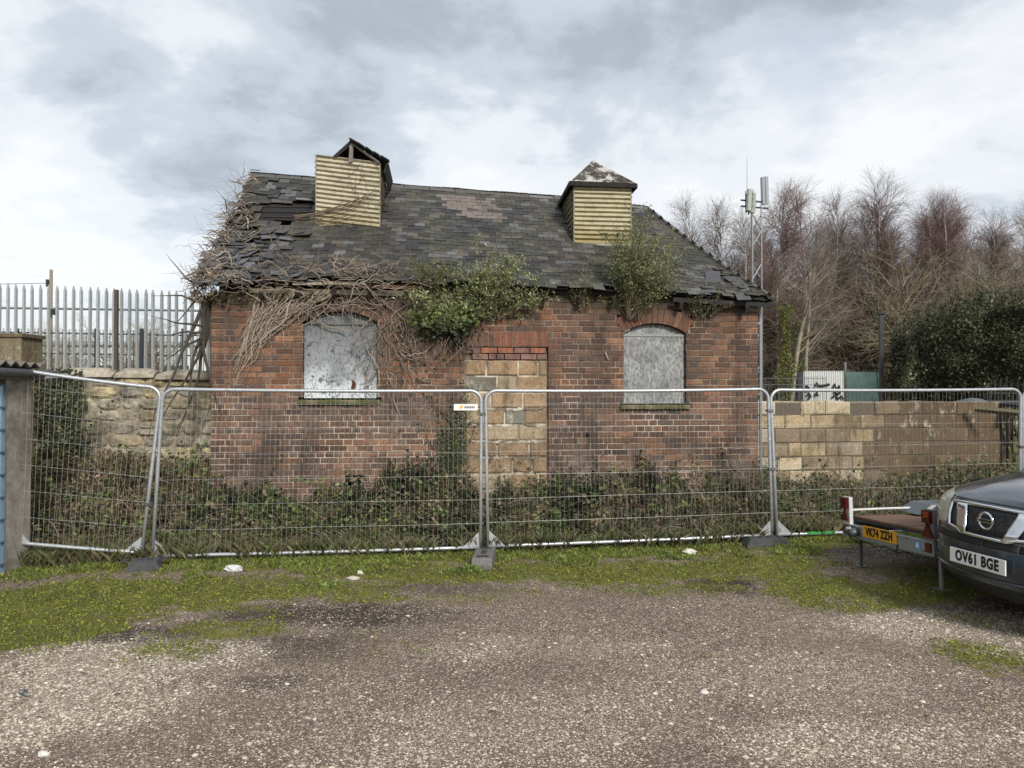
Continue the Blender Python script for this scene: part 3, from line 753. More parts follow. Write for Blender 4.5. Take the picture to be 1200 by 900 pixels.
# pyramid cap with flaking felt
mb = MB(); a = Vector((5.35 + .02, 1.56, 5.545)); o_ = .07; ze2 = 5.15
cor = [Vector((5.04 - o_, 1.07 - o_, ze2 - .01)), Vector((5.925 + o_, 1.07 - o_, ze2 - .02)), Vector((5.925 + o_, 2.05 + o_, ze2 - .02)), Vector((5.04 - o_, 2.05 + o_, ze2 - .05))]
a = Vector((5.42, 1.5, fac(697, 188, 1.5)[1]))
for f in range(4):
    p, q = cor[f], cor[(f + 1) % 4]; S = 9; vs = []; fs = []; idx = {}
    for r in range(S + 1):
        for i in range(S + 1 - r):
            w = (S - r - i) / S; pt = p * w + q * (i / S) + a * (r / S)
            if 0 < r: pt = pt + Vector((NZ(pt.x * 6, pt.y * 6, pt.z * 6), NZ(pt.z * 6, pt.y * 6, 2), NZ(pt.x * 5, pt.z * 5, 9))) * .022
            idx[(r, i)] = len(vs); vs.append(pt)
    for r in range(S):
        for i in range(S - r):
            fs.append((idx[(r, i)], idx[(r, i + 1)], idx[(r + 1, i)]))
            if i < S - r - 1: fs.append((idx[(r, i + 1)], idx[(r + 1, i + 1)], idx[(r + 1, i)]))
    mb.add(vs, fs)
tr = mb.build("turret_roof", 'flaking', t2)
mb = MB()
for f in range(4):
    p, q = cor[f], cor[(f + 1) % 4]; slab(mb, p, q, q + Vector((0, 0, -.07)), p + Vector((0, 0, -.07)), -.02, (.025, .023, .022))
mb.add([c + Vector((0, 0, -.03)) for c in cor], [(3, 2, 1, 0)], (.03, .03, .03)); mb.build("eaves_trim", 'felt', t2)
mb = MB(); mb.box((5.5, 1.04, 4.36), (.12, .01, .012), (.03, .03, .03)); mb.box((5.72, 1.04, 4.35), (.05, .01, .05), (.02, .02, .02)); mb.build("torn_hole", 'felt', t2)
#PART2
# ------------------------------------------------------------------ temporary fence panels
GALV = (.50, .52, .54)
def bil(c, s, t): return c[2].lerp(c[3], s).lerp(c[0].lerp(c[1], s), t)
def fence_panel(c, label, logo=False, green=False):
    """c: top-left, top-right, bottom-left, bottom-right"""
    base = (c[2] + c[3]) / 2; root = empty("temporary_fence", base, 0, label, "fence panel", "temporary mesh fence panels")
    c = [p - base for p in c]; W = (c[1] - c[0]).length; H = (c[0] - c[2]).length
    P = lambda x, z: bil(c, x / W, z / H)
    r = .13; path = [P(0, -.02), P(0, H * .5), P(0, H - r)] + [P(r - r * math.cos(a), H - r + r * math.sin(a)) for a in np.linspace(.2, math.pi / 2, 7)]
    sag = lambda x: P(x, H - .012 * math.sin(math.pi * x / W))
    path += [sag(W * k / 8) for k in range(1, 8)] + [P(W - r + r * math.sin(a), H - r + r * math.cos(a)) for a in np.linspace(0, math.pi / 2 - .2, 7)] + [P(W, H - r), P(W, H * .5), P(W, -.02)]
    mb = MB(); mb.tube(path, .0205, 10, GALV); mb.build("frame", 'galv', root, True)
    mb = MB(); mb.tube([P(W * k / 8, .10 - .006 * math.sin(math.pi * k / 8)) for k in range(9)], .0205, 10, GALV); b = mb.build("bottom_rail", 'galv', root, True)
    if green:
        mb = MB(); mb.tube([P(W * k, .10) for k in (.115, .14, .20, .225)], .0218, 10, (.03, .26, .06)); mb.build("green_paint_band", 'paintmetal', b, True)
    mb = MB(); wr = .0014; wc = (.37, .38, .37); n = int(W / .054); y = .008
    for k in range(1, n):
        x = W * k / n; j = U(-.003, .003); mb.tube([P(x + j, .10), P(x + U(-.004, .004), H * .55), P(x, H - .01)], wr, 3, vary(wc, .15), cap=False)
    for k in range(1, 7):
        z = .10 + (H - .1) * k / 6.6; mb.tube([P(W * t, z + U(-.004, .004)) for t in (0, .25, .5, .75, 1)], wr * .95, 3, vary(wc, .1), cap=False)
    mb.build("wire_mesh", 'galv', root)
    for s in (0, 1):
        x = .0 if s == 0 else W; d = 1 if s == 0 else -1; mb = MB()
        mb.prism([(x + d * .01, .11), (x + d * .20, .11), (x + d * .01, .29)], lambda a, b_, e: P(a, b_) + Vector((0, e, 0)), -.004, .004, (.55, .57, .58)); mb.build("corner_gusset", 'galv', root)
    if logo:
        mb = MB(); x, z = W - .32, H - .235
        f = lambda a, b_, e: P(x + a, z + b_) + Vector((0, -.026 - e, 0))
        mb.prism([(0, 0), (.28, 0), (.28, .075), (0, .075)], f, 0, .004, (.78, .78, .76)); pl = mb.build("nameplate", 'plastic', root)
        mb = MB(); mb.prism([(.06, .02), (.095, .02), (.11, .052), (.075, .06)], f, .0045, .006, (.75, .42, .04)); mb.build("logo_mark", 'plastic', pl)
        mb = MB()
        for k in range(6): mb.prism([(.125 + k * .021, .025), (.140 + k * .021, .025), (.140 + k * .021, .05), (.125 + k * .021, .05)], f, .0045, .006, (.12, .12, .12))
        mb.build("lettering", 'plastic', pl)
    return root, P, W, H
YA, YB, YC, YD, YE = 7.85, 8.15, 8.6, 9.1, 9.6
B_TL, B_TR = at(191, 456, YB), at(564, 458, YC); B_BL, B_BR = at(178, 662, YB + .03), at(563, 651, YC)
A_TL, A_TR = at(20, 433, YA), at(189, 455, YB + .03); A_BL, A_BR = at(14, 646, YA + .06), at(165, 658, YB - .03)
C_TL, C_TR = at(569, 458, YC + .01), at(900, 456, YD); C_BL, C_BR = at(572, 650, YC + .01), at(905, 636, YD)
D_TL, D_TR = at(903, 457, YD + .01), at(1196, 456, YE); D_BL, D_BR = at(911, 636, YD), at(1195, 624, YE)
E_TL = at(1199, 457, YE); E_BL = at(1199, 624, YE); dd = (D_TR - D_TL); E_TR = E_TL + dd; E_BR = E_BL + (D_BR - D_BL)
PA = fence_panel([A_TL, A_TR, A_BL, A_BR], "leftmost mesh fence panel, running behind the small grey garage")
PB = fence_panel([B_TL, B_TR, B_BL, B_BR], "mesh fence panel with a white maker's plate, in front of the left boarded window", logo=True)
PC = fence_panel([C_TL, C_TR, C_BL, C_BR], "mesh fence panel in front of the right boarded window")
PD = fence_panel([D_TL, D_TR, D_BL, D_BR], "mesh fence panel with a green painted stretch of bottom rail, behind the trailer", green=True)
PE = fence_panel([E_TL, E_TR, E_BL, E_BR], "mesh fence panel mostly out of view behind the dark car")
def clamp(Pf, z, label):
    W, H = Pf[2], Pf[3]; p = Pf[1](W, z * H) + Pf[0].location; mb = MB()
    mb.box((0, 0, 0), (.085, .06, .03), (.13, .13, .13)); mb.tube([(0, -.05, 0), (0, .05, 0)], .009, 6, (.3, .3, .3)); mb.tube([(-.03, -.04, 0), (-.03, -.055, 0)], .014, 6, (.2, .2, .2))
    o = mb.build("steel_clamp", 'galv'); o.location = p + Vector((.012, 0, 0)); tag(o, label, "clamp", "clamps joining fence panels")
clamp(PA, .33, "steel clamp on the crossing posts by the garage"); clamp(PB, .86, "steel clamp near the top of the middle fence joint")
clamp(PC, .86, "upper steel clamp on the fence joint right of the brick building"); clamp(PC, .48, "lower steel clamp on the fence joint right of the brick building"); clamp(PD, .60, "steel clamp on the fence joint above the dark car")
def foot(p, rz, label, L=.62, ln=.2, tone=(.075, .078, .08)):
    mb = MB(); a, b, h = L / 2, .11, .125
    prof = [(-a, 0), (a, 0), (a, .05), (a - .04, h), (-a + .04, h), (-a, .05)]; mb.prism(prof, lambda x, z, d: (x, d, z), -b, b, tone)
    for k in (-1, 1): mb.tube([(k * .05, 0, h), (k * .05, 0, h + .012)], .032, 8, (.05, .05, .05))
    for k in (-1, 1): mb.box((k * .2, 0, h + .002), (.07, .12, .012), (.05, .05, .05))
    o = mb.build("ballast_block", 'rubber'); o.location = p; o.rotation_euler = (U(-.02, .02), U(-.02, .02), rz); tag(o, label, "fence foot", "weighted feet of the temporary fence")
q = gnd(170, 668, 0); foot((q.x, q.y, gh(q.x, q.y) - .02), .25, "dark rubber fence foot under the crossing posts by the garage", .34)
q = gnd(568, 657, 0); foot((q.x, q.y - .12, gh(q.x, q.y) - .01), 1.52, "concrete fence foot set end-on to the camera at the middle joint", .62, tone=(.15, .145, .14))
q = gnd(899, 640, .03); foot((q.x - .02, q.y + .02, gh(q.x, q.y) - .03), .12, "dark fence foot in the grass right of the brick building", .55)
foot((D_BR.x, D_BR.y, gh(D_BR.x, D_BR.y) - .02), .2, "fence foot hidden behind the dark car")

# ------------------------------------------------------------------ block wall, rubble wall
mb = MB(); cap = MB()
WA, WB_ = Vector((3.75, 11.45)), Vector((8.32, 12.32)); wd = (WB_ - WA); WL = wd.length; wd.normalize(); wn_ = Vector((wd.y, -wd.x))
def wl(u, d, z): p = WA + wd * u - wn_ * d; return (p.x, p.y, z)
CH = .2235
for r in range(8):
    z = 1.79 - CH * (r + 1) - (.0); u = -.45 + (.22 if r % 2 else 0) + U(-.04, .04)
    while u < WL:
        w = .445 if R() < .9 else .22; a, b = max(u, 0), min(u + w, WL - (.02 * (r % 3))); u += w
        if b - a < .06: continue
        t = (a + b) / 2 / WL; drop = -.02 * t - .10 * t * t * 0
        c = (.43, .335, .205) if R() < .6 else (.56, .465, .32)
        if R() < .22: c = (.27, .205, .14)
        c = mixc(c, (.095, .064, .040), min(.88, sst(.30, .62, t + .12 * NZ(t * 4, r, 3))))  # damper brown plus cast shadow painted in: blocks darken to the right
        if t < .08: c = mixc(c, (.60, .57, .50), .7)
        if r > 5: c = mixc(c, (.26, .22, .19), .5)
        c = vary(c, .14); j = .005; e = U(-.004, .010) + (.02 * (r == 0) * U(-1, 1)); b_ = .014 + .012 * (r == 0) * R()
        sk = U(-.006, .006) * (2.5 if r == 0 else 1); P = []
        for (x0, x1, y0, y1, d) in ((a + j + b_, b - j - b_, z + j + b_, z + CH - j - b_, e), (a + j, b - j, z + j, z + CH - j, e + .012), (a + j, b - j, z + j, z + CH - j, .2)):
            P += [wl(x0, d, y0 + sk + drop), wl(x1, d, y0 - sk + drop), wl(x1, d, y1 - sk + drop), wl(x0, d, y1 + sk + drop)]
        fs = [(0, 1, 2, 3)]
        for k in range(4): n = (k + 1) % 4; fs += [(4 + k, 4 + n, n, k), (8 + k, 8 + n, 4 + n, 4 + k)]
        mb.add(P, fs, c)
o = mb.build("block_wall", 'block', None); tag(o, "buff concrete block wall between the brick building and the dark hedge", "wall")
mb = MB(); P = [wl(0, .012, -.1), wl(WL - .03, .012, -.1), wl(WL - .03, .012, 1.74), wl(0, .012, 1.765), wl(0, .19, -.1), wl(WL - .03, .19, -.1), wl(WL - .03, .19, 1.74), wl(0, .19, 1.765)]
mb.add(P, [(0, 1, 2, 3), (5, 4, 7, 6), (1, 5, 6, 2), (4, 0, 3, 7), (3, 2, 6, 7)], (.13, .11, .085)); mb.build("mortar_bed", 'render', o)
# timber rail and tarpaulin on the wall's right end
a = at(1143, 479, 12.0); b = at(1194, 484, 11.6); mb = MB(); d = b - a; mb.tube([a, b], .05, 4, (.13, .12, .07)); o = mb.build("timber_rail", 'wood'); tag(o, "old mossy timber propped against the right end of the block wall", "timber")
mb = MB(); a = at(1131, 477, 12.6)
vs = []; fs = []
for j in range(7):
    for i in range(15): x = i / 14; y = j / 6; vs.append((a.x + .58 * x, a.y + .5 * y, a.z + .03 + .13 * math.sin(math.pi * min(1, x * 1.1)) * (1 - .5 * abs(y - .4)) + .02 * NZ(x * 7, y * 5)))
fs = [(j * 15 + i, j * 15 + i + 1, (j + 1) * 15 + i + 1, (j + 1) * 15 + i) for j in range(6) for i in range(14)]
vs += [(v[0], v[1], a.z - .06) for v in vs[:15]]; fs += [(i + 105, i + 106, i + 1, i) for i in range(14)]
mb.add(vs, fs, (.13, .145, .165)); o = mb.build("tarpaulin", 'felt', None, True); tag(o, "grey blue sheeting lying on top of the block wall near its right end", "tarpaulin")
# dark shed standing in for the shade beyond the wall end
root = empty("shade_screen", (8.45, 11.9, 0), .18, "dark timber boarding standing in for the shade beyond the right end of the block wall", "screen")
mb = MB()
for k in range(22): mb.box((.075 + k * .15, 0, .83), (.14, .03, 1.66 + U(-.03, .03)), vary((.018, .017, .016), .3))
mb.build("shade_screen_boards", 'wood', root)
mb = MB(); mb.box((1.6, .6, 1.72), (3.4, 1.5, .05), (.03, .03, .03), Matrix.Rotation(.05, 3, 'X')); mb.build("roof", 'felt', root)

def voronoi_rubble(name, A, B, z0, z1f, parent=None, S=.30, deep=.35):
    """a rubble wall from A to B of irregular stones, in rough courses"""
    mb = MB(); d = (B - A); L = d.length; d.normalize(); n = Vector((d.y, -d.x)); z = z0; r = 0
    f = lambda u, e, z_: (A.x + d.x * u - n.x * e, A.y + d.y * u - n.y * e, z_)
    while z < 3:
        h = U(.13, .25); u = -U(0, .2); any_ = False
        while u < L:
            w = U(.16, .46); a, b = max(0, u), min(L, u + w); u += w
            if b - a < .06: continue
            top = z1f((a + b) / 2)
            if z > top - .06: continue
            any_ = True; zt = min(z + h, top); parts = [(z, zt)]
            if R() < .3 and h > .18: m_ = lerp(z, zt, U(.35, .65)); parts = [(z, m_), (m_, zt)]
            for y0, y1 in parts:
                k = 10; cx_, cz_ = (a + b) / 2, (y0 + y1) / 2; hw, hh = (b - a) / 2 + .004, (y1 - y0) / 2 + .004; e = U(-.012, .02)
                o_, i_ = [], []
                for t in range(k):
                    an = 2 * math.pi * t / k + .3; cs, sn = math.cos(an), math.sin(an); q = 1 / max(abs(cs), abs(sn)); q = lerp(q, 1, .28) * U(.92, 1.04)
                    o_.append((cx_ + hw * cs * q, cz_ + hh * sn * q))
                P = [f(x, .06, y) for x, y in o_] + [f(lerp(cx_, x, .93), e + .012, lerp(cz_, y, .90)) for x, y in o_] + [f(lerp(cx_, x, .6), e - .012 + U(-.012, .012), lerp(cz_, y, .6)) for x, y in o_]
                fs = [(t, (t + 1) % k, k + (t + 1) % k, k + t) for t in range(k)] + [(k + t, k + (t + 1) % k, 2 * k + (t + 1) % k, 2 * k + t) for t in range(k)] + [tuple(2 * k + t for t in range(k))]
                g = R(); c = (.44, .39, .29) if g < .5 else (.34, .31, .25) if g < .8 else (.50, .42, .25)
                if NZ(cx_, cz_, 4, 1.1) > .2: c = mixc(c, (.14, .11, .08), .5)
                mb.add(P, fs, vary(c, .2))
        z += h; r += 1
        if not any_: break
    o = mb.build(name, 'stone', parent)
    mo = MB(); N = 60
    vs = []
    for k in range(N + 1): u = L * k / N; vs += [f(u, .022, z0), f(u, .022, z1f(u) - .03), f(u, deep, z1f(u) - .03), f(u, deep, z0)]
    fs = []
    for k in range(N):
        for j in range(3): fs.append((k * 4 + j, (k + 1) * 4 + j, (k + 1) * 4 + j + 1, k * 4 + j + 1))
    fs += [(0, 1, 2, 3)[::-1], (N * 4, N * 4 + 1, N * 4 + 2, N * 4 + 3)]
    mo.add(vs, fs, (.36, .31, .23)); mo.build("mortar_bed", 'stone', o); return o
A_ = Vector((-10.5, 10.1)); B_ = Vector((-3.75, 10.7)); LW = (B_ - A_).length
wtop = lambda u: interp([(0, 2.2), (4.1, 2.16), (4.4, 2.19), (6.4, 2.14), (LW, 2.06)], u) + .02 * NZ(u * 3, 5)
rw = voronoi_rubble("stone_wall", A_, B_, .3, wtop); tag(rw, "old rubble stone retaining wall left of the brick building, part covered in ivy", "wall")
mb = MB(); dv = (B_ - A_).normalized(); u = 3.9
while u < LW - .1:
    w = U(.5, .95); p = A_ + dv * (u + w / 2); z = wtop(u + w / 2); k = 8; vs = []; n = Vector((dv.y, -dv.x)); S = 6
    for s in range(S + 1):
        for t in range(k + 1):
            an = math.pi * t / k; x = (s / S - .5) * (w - .02); e = 1 - .35 * abs(2 * s / S - 1) ** 5
            q = p + dv * x - n * (.16 - .22 * math.cos(an)) ; vs.append((q.x, q.y, z - .04 + (.145 + .02 * NZ(u, s, t, 1)) * math.sin(an) * e))
    fs = [(s * (k + 1) + t, (s + 1) * (k + 1) + t, (s + 1) * (k + 1) + t + 1, s * (k + 1) + t + 1) for s in range(S) for t in range(k)]
    fs += [tuple(range(k + 1)), tuple((S * (k + 1)) + t for t in range(k + 1))[::-1]]
    mb.add(vs, [f_[::-1] for f_ in fs], vary((.38, .34, .27), .15)); u += w
mb.build("coping_stone", 'stone', rw)
# higher rendered pier at the far left
mb = MB(); c = at(8, 406, 10.0); mb.box((c.x - .35, 10.15, 1.3), (1.2, .45, 2 * (c.z + .13 - 1.3)), (.22, .185, .12)); mb.box((c.x - .35, 10.15, c.z + .15), (1.26, .5, .05), (.17, .15, .10))
o = mb.build("masonry_pier", 'block'); tag(o, "buff masonry pier rising behind the garage roof", "pier")

# ------------------------------------------------------------------ palisade fence on the bank, railings beyond
root = empty("palisade_fence", (-6.5, 13.3, 1.45), 0, "tall galvanised steel palisade fence with pointed pales above the stone wall", "fence"); RP = root.location
p0, p1 = at(-40, 330, 13.15), at(262, 343, 13.75); n = 33; base = MB()
PL = MB()
for k in range(n):
    t = k / (n - 1); q = p0.lerp(p1, t); x, y = q.x - RP.x, q.y - RP.y; zt = q.z + U(-.008, .008) - RP.z; lean = U(-.006, .006); zb = -.05; w = .034
    pr = [(-w, .010), (-w * .45, -.012), (0, .0), (w * .45, -.012), (w, .010)]
    vs = []
    for z, sc in ((zb, 1), (zt - .09, 1), (zt, .28)):
        for a, b in pr: vs.append((x + a * sc + lean * (z - zb), y + b * sc, z))
    fs = [(r * 5 + i, r * 5 + i + 1, (r + 1) * 5 + i + 1, (r + 1) * 5 + i) for r in range(2) for i in range(4)]
    PL.add(vs, fs, vary((.40, .425, .43), .1))
PL.build("pale", 'galv', root)
for zz in (.35, 2.02):
    mb = MB(); mb.tube([p0 - RP + Vector((0, .03, zz + 1.45 - p0.z)), p1 - RP + Vector((0, .03, zz - .0 + 1.45 - p1.z))], .022, 4, (.34, .36, .37)); mb.build("rail", 'galv', root)
for px in (138, 0, 250):
    q = at(px, 336, 13.5); mb = MB(); mb.box((q.x - RP.x, .16, 1.17), (.06, .06, 2.42), (.09, .075, .06)); mb.build("post", 'wood', root)
root = empty("railing", (-10, 21, 1.3), 0, "dark vertical bar railing standing beyond the palisade fence", "fence"); RP = root.location
p0, p1 = at(-20, 384, 21), at(262, 389, 21.6); bars = MB(); n = 72
for k in range(n):
    q = p0.lerp(p1, k / (n - 1)) - RP; bars.tube([(q.x, q.y, -.2), (q.x, q.y, q.z)], .011, 4, (.05, .055, .06), cap=False)
bars.build("bar", 'paintmetal', root)
for z in (-.02, -.62, -1.9):
    mb = MB(); mb.tube([p0 - RP + Vector((0, 0, z - .1)), p1 - RP + Vector((0, 0, z - .1))], .02, 4, (.06, .065, .07)); mb.build("rail", 'paintmetal', root)
for px in (113, 215, 20, 166):
    q = at(px, 385, 20.95) - RP; mb = MB(); mb.box((q.x, q.y, q.z / 2), (.09, .07, q.z), (.035, .04, .045)); mb.build("post", 'paintmetal', root)
# pale low building far behind
root = empty("far_building", (-28, 62, 1.4), .05, "long low white building seen through the fences on the left", "building")
q = at(130, 404, 62); mb = MB(); zt = at(150, 409, 62).z - 1.4; mb.box((-6, 0, zt / 2), (44, 9, zt), (.60, .64, .66)); wl_ = mb.build("wall", 'paintmetal', root)
mb = MB(); mb.box((-6, 0, zt + .16), (44.8, 9.6, .3), (.40, .43, .45)); mb.build("roof", 'paintmetal', root)
for k in range(7): mb = MB(); mb.box((-20 + k * 5.2, -4.53, zt * .45), (2.6, .08, 1.5), (.10, .12, .14)); mb.build("window", 'glass', root)
root = empty("telegraph_pole", (at(60, 316, 40).x, 40, 1.3), 0, "brown timber telegraph pole with a cable, far left beyond the fences", "pole")
mb = MB(); h = at(60, 316, 40).z - 1.3; mb.tube([(0, 0, -1), (0, 0, h)], [.10, .085], 8, (.25, .21, .15)); mb.build("shaft", 'wood', root, True)
mb = MB(); mb.box((-.17, -.05, h - .75), (.12, .12, .4), (.04, .04, .04)); mb.build("insulator", 'paintmetal', root)
mb = MB(); mb.box((.22, -.2, h - 2.35), (.42, .25, .28), (.03, .03, .03), Matrix.Rotation(.3, 3, 'Y')); mb.build("floodlight", 'paintmetal', root)
mb = MB(); mb.tube([(-.1 - k * 2.5, k * .2, h - .75 - .05 * math.sin(math.pi * k / 12)) for k in range(13)], .018, 3, (.08, .08, .085)); o = mb.build("overhead_cable", 'rubber'); o.location = root.location; tag(o, "thin black cable strung left from the telegraph pole", "cable")

# ------------------------------------------------------------------ garage at the left edge
root = empty("garage", (-6.9, 5.6, 0), 0, "small grey rendered garage with a corrugated roof at the left edge", "garage"); G0 = root.location
GXr = -5.33; zt = 2.13
mb = MB(); x = GXr - G0.x
mb.box((x - .07, 7.845 - G0.y, (zt - .1) / 2), (.14, .40, zt + .1), (.34, .31, .27)); mb.build("corner_pillar", 'render', root)
mb = MB(); mb.box((x - 1.6, 7.95 - G0.y, (zt - .1) / 2), (2.9, .12, zt + .1), (.26, .245, .225)); mb.box((x - 3.1, 5.8 - G0.y, 1.0), (.14, 4.4, 2.2), (.25, .24, .22)); mb.box((x - 1.6, 3.65 - G0.y, 1.0), (2.9, .12, 2.2), (.25, .24, .22)); mb.box((x - .08, 3.85 - G0.y, 1.0), (.14, .4, 2.2), (.25, .24, .22)); mb.build("wall", 'render', root)
mb = MB(); Yd0, Yd1 = 4.05, 7.64; vs = []; fs = []; n = 56
for k in range(n + 1):
    y = lerp(Yd0, Yd1, k / n); d = .0 if (k % 4) < 2 else .018
    vs += [(x - .022 + d, y - G0.y, .02), (x - .022 + d, y - G0.y, zt - .12)]
fs = [(2 * k, 2 * k + 2, 2 * k + 3, 2 * k + 1) for k in range(n)]; mb.add(vs, fs, (.42, .56, .68)); dr = mb.build("garage_door", 'paintmetal', root)
mb = MB()
for k in range(9): mb.box((x - .002, (Yd0 + Yd1) / 2 - G0.y, .12 + k * .235), (.012, Yd1 - Yd0, .02), (.10, .15, .20))
mb.box((x - .012, 7.635 - G0.y, 1.0), (.03, .012, 2.05), (.12, .17, .22)); mb.build("door_rib", 'paintmetal', dr)
mb = MB(); vs = []; fs = []; n = 120; Ya, Yb = 3.5, 8.12
for k in range(n + 1):
    y = lerp(Ya, Yb, k / n) - G0.y; z = zt + .10 + .028 * math.cos(k * math.pi / 2)
    vs += [(x + .09, y, z), (x - 3.3, y, z - .25), (x + .09, y, z - .012), (x - 3.3, y, z - .262)]
for k in range(n): a = 4 * k; fs += [(a, a + 4, a + 5, a + 1), (a + 2, a + 3, a + 7, a + 6), (a, a + 2, a + 6, a + 4)]
mb.add(vs, fs, (.17, .16, .145)); mb.build("corrugated_roof", 'render', root)
mb = MB(); mb.tube([(x + .10, Ya - G0.y, zt + .03), (x + .10, 8.35 - G0.y, zt - .005)], .045, 8, (.14, .14, .14)); mb.build("gutter", 'paintmetal', root, True)
mb = MB(); mb.box((x + .03, 5.8 - G0.y, zt - .02), (.05, 4.6, .10), (.20, .19, .18)); mb.build("fascia", 'wood', root)
mb = MB(); mb.tube([(x + .02, 8.02 - G0.y, zt - .05), (x + .28, 8.25 - G0.y, zt - .02)], .03, 6, (.22, .21, .2)); mb.build("pipe_end", 'paintmetal', root)

# ------------------------------------------------------------------ yard beyond the block wall
root = empty("storage_container", (at(965, 450, 26).x, 26, .1), .0, "white corrugated steel container sprayed with black graffiti, behind the block wall", "container"); C0 = root.location
xa, xb = at(942, 450, 26).x - C0.x, at(989, 450, 26).x - C0.x; zt = at(965, 434.5, 26).z - .1; xs = at(921, 450, 30).x - C0.x
mb = MB(); vs = []; n = 72
for k in range(n + 1): vs += [(lerp(xa, xb, k / n), .03 * ((k % 4) < 2), 0), (lerp(xa, xb, k / n), .03 * ((k % 4) < 2), zt)]
mb.add(vs, [(2 * k, 2 * k + 2, 2 * k + 3, 2 * k + 1) for k in range(n)], (.62, .63, .62)); mb.build("front_panel", 'paintmetal', root)
mb = MB(); vs = []
for k in range(41): t = k / 40; d = .03 * ((k % 4) < 2); vs += [(lerp(xa, xs, t) + d, 4.2 * t, 0), (lerp(xa, xs, t) + d, 4.2 * t, zt - .0 * t)]
mb.add(vs, [(2 * k, 2 * k + 1, 2 * k + 3, 2 * k + 2) for k in range(40)], (.17, .18, .19)); mb.build("side_panel", 'paintmetal', root)
mb = MB(); mb.add([(xa, 0, zt), (xb, 0, zt), (xb + .1, 4.2, zt), (xs, 4.2, zt)], [(0, 1, 2, 3)], (.4, .4, .4)); mb.build("roof", 'paintmetal', root)
mb = MB()
def gr(px, py): p = at(px, py, 25.96); return (p.x - C0.x, -.045, p.z - .1)
for st in ([(944, 455), (945.5, 452), (948, 454), (945, 459)], [(955, 453), (957, 449), (959.5, 452), (963, 452), (972, 450.5)], [(955, 463), (958, 458), (956, 464), (959, 463)], [(946, 464), (948, 460), (950, 464), (947, 468)], [(976, 455), (978, 450), (980, 456), (983, 452), (984, 458)], [(975, 466), (979, 463), (982, 468), (986, 464), (988, 468)], [(977, 459), (981, 462), (985, 460)]):
    mb.tube([gr(*p) for p in st], .045, 4, (.03, .03, .035))
mb.build("graffiti", 'paintmetal', root)
root = empty("site_gate", (at(1010, 450, 20).x, 20, .1), 0, "green netted gate panel beside the white container", "gate"); C0 = root.location
xa, xb = at(990, 450, 20).x - C0.x, at(1031, 450, 20).x - C0.x; zt = at(1010, 434, 20).z - .1
mb = MB(); vs = []; NX, NZ_ = 22, 20
for j in range(NZ_ + 1):
    for i in range(NX + 1): s = i / NX; t = j / NZ_; vs.append((lerp(xa, xb, s), .045 * math.sin(3.2 * (s * 2 + t * 3.1)) + .02 * NZ(s * 6, t * 8), lerp(0, zt - .04, t)))
mb.add(vs, [(j * (NX + 1) + i, j * (NX + 1) + i + 1, (j + 1) * (NX + 1) + i + 1, (j + 1) * (NX + 1) + i) for j in range(NZ_) for i in range(NX)], (.42, .62, .57)); mb.build("green_netting", 'plastic', root)
mb = MB(); mb.tube([(xa, -.06, 0), (xa, -.06, zt), (xb, -.06, zt), (xb, -.06, 0)], .02, 6, (.42, .5, .48)); mb.build("frame", 'galv', root)
mb = MB(); mb.tube([(xa - .03, -.1, 0), (xa - .03, -.1, zt + .22)], .035, 6, (.3, .31, .3)); mb.build("post", 'galv', root)
root = empty("steel_post", (at(1033, 450, 18).x, 18, 0), 0, "dark upright post between the green gate and the hedge", "post")
mb = MB(); h = at(1033, 368, 18).z; mb.box((0, 0, h / 2), (.09, .09, h), (.045, .045, .048)); mb.box((0, 0, h + .02), (.17, .17, .05), (.03, .03, .03)); mb.build("shaft", 'paintmetal', root)
root = empty("rod_fence", (9.2, 14.0, .1), .1, "dark rusted vertical rod fence under the hedge behind the block wall", "fence"); mb = MB()
for k in range(40): mb.tube([(k * .125, 0, 0), (k * .125 + U(-.02, .02), 0, 2.05 + U(-.05, .05))], .014, 4, (.045, .043, .045), cap=False)
mb.build("bar", 'paintmetal', root); mb = MB(); mb.tube([(0, .02, 1.8), (5, .02, 1.8)], .02, 4, (.045, .04, .04)); mb.build("rail", 'paintmetal', root)
root = empty("wire_fence", (at(880, 450, 17).x, 17, .1), 0, "thin wire fence behind the right corner of the brick building", "fence"); mb = MB(); L = 1.1 / 1 * 1.6
for z in (2.15, 2.0): mb.tube([(0, 0, z), (L, 0, z)], .008, 3, (.09, .09, .09))
for k in range(26): mb.tube([(k * L / 25, 0, 0), (k * L / 25, 0, 2.2)], .006, 3, (.07, .07, .07), cap=False)
mb.build("wire_mesh", 'paintmetal', root)
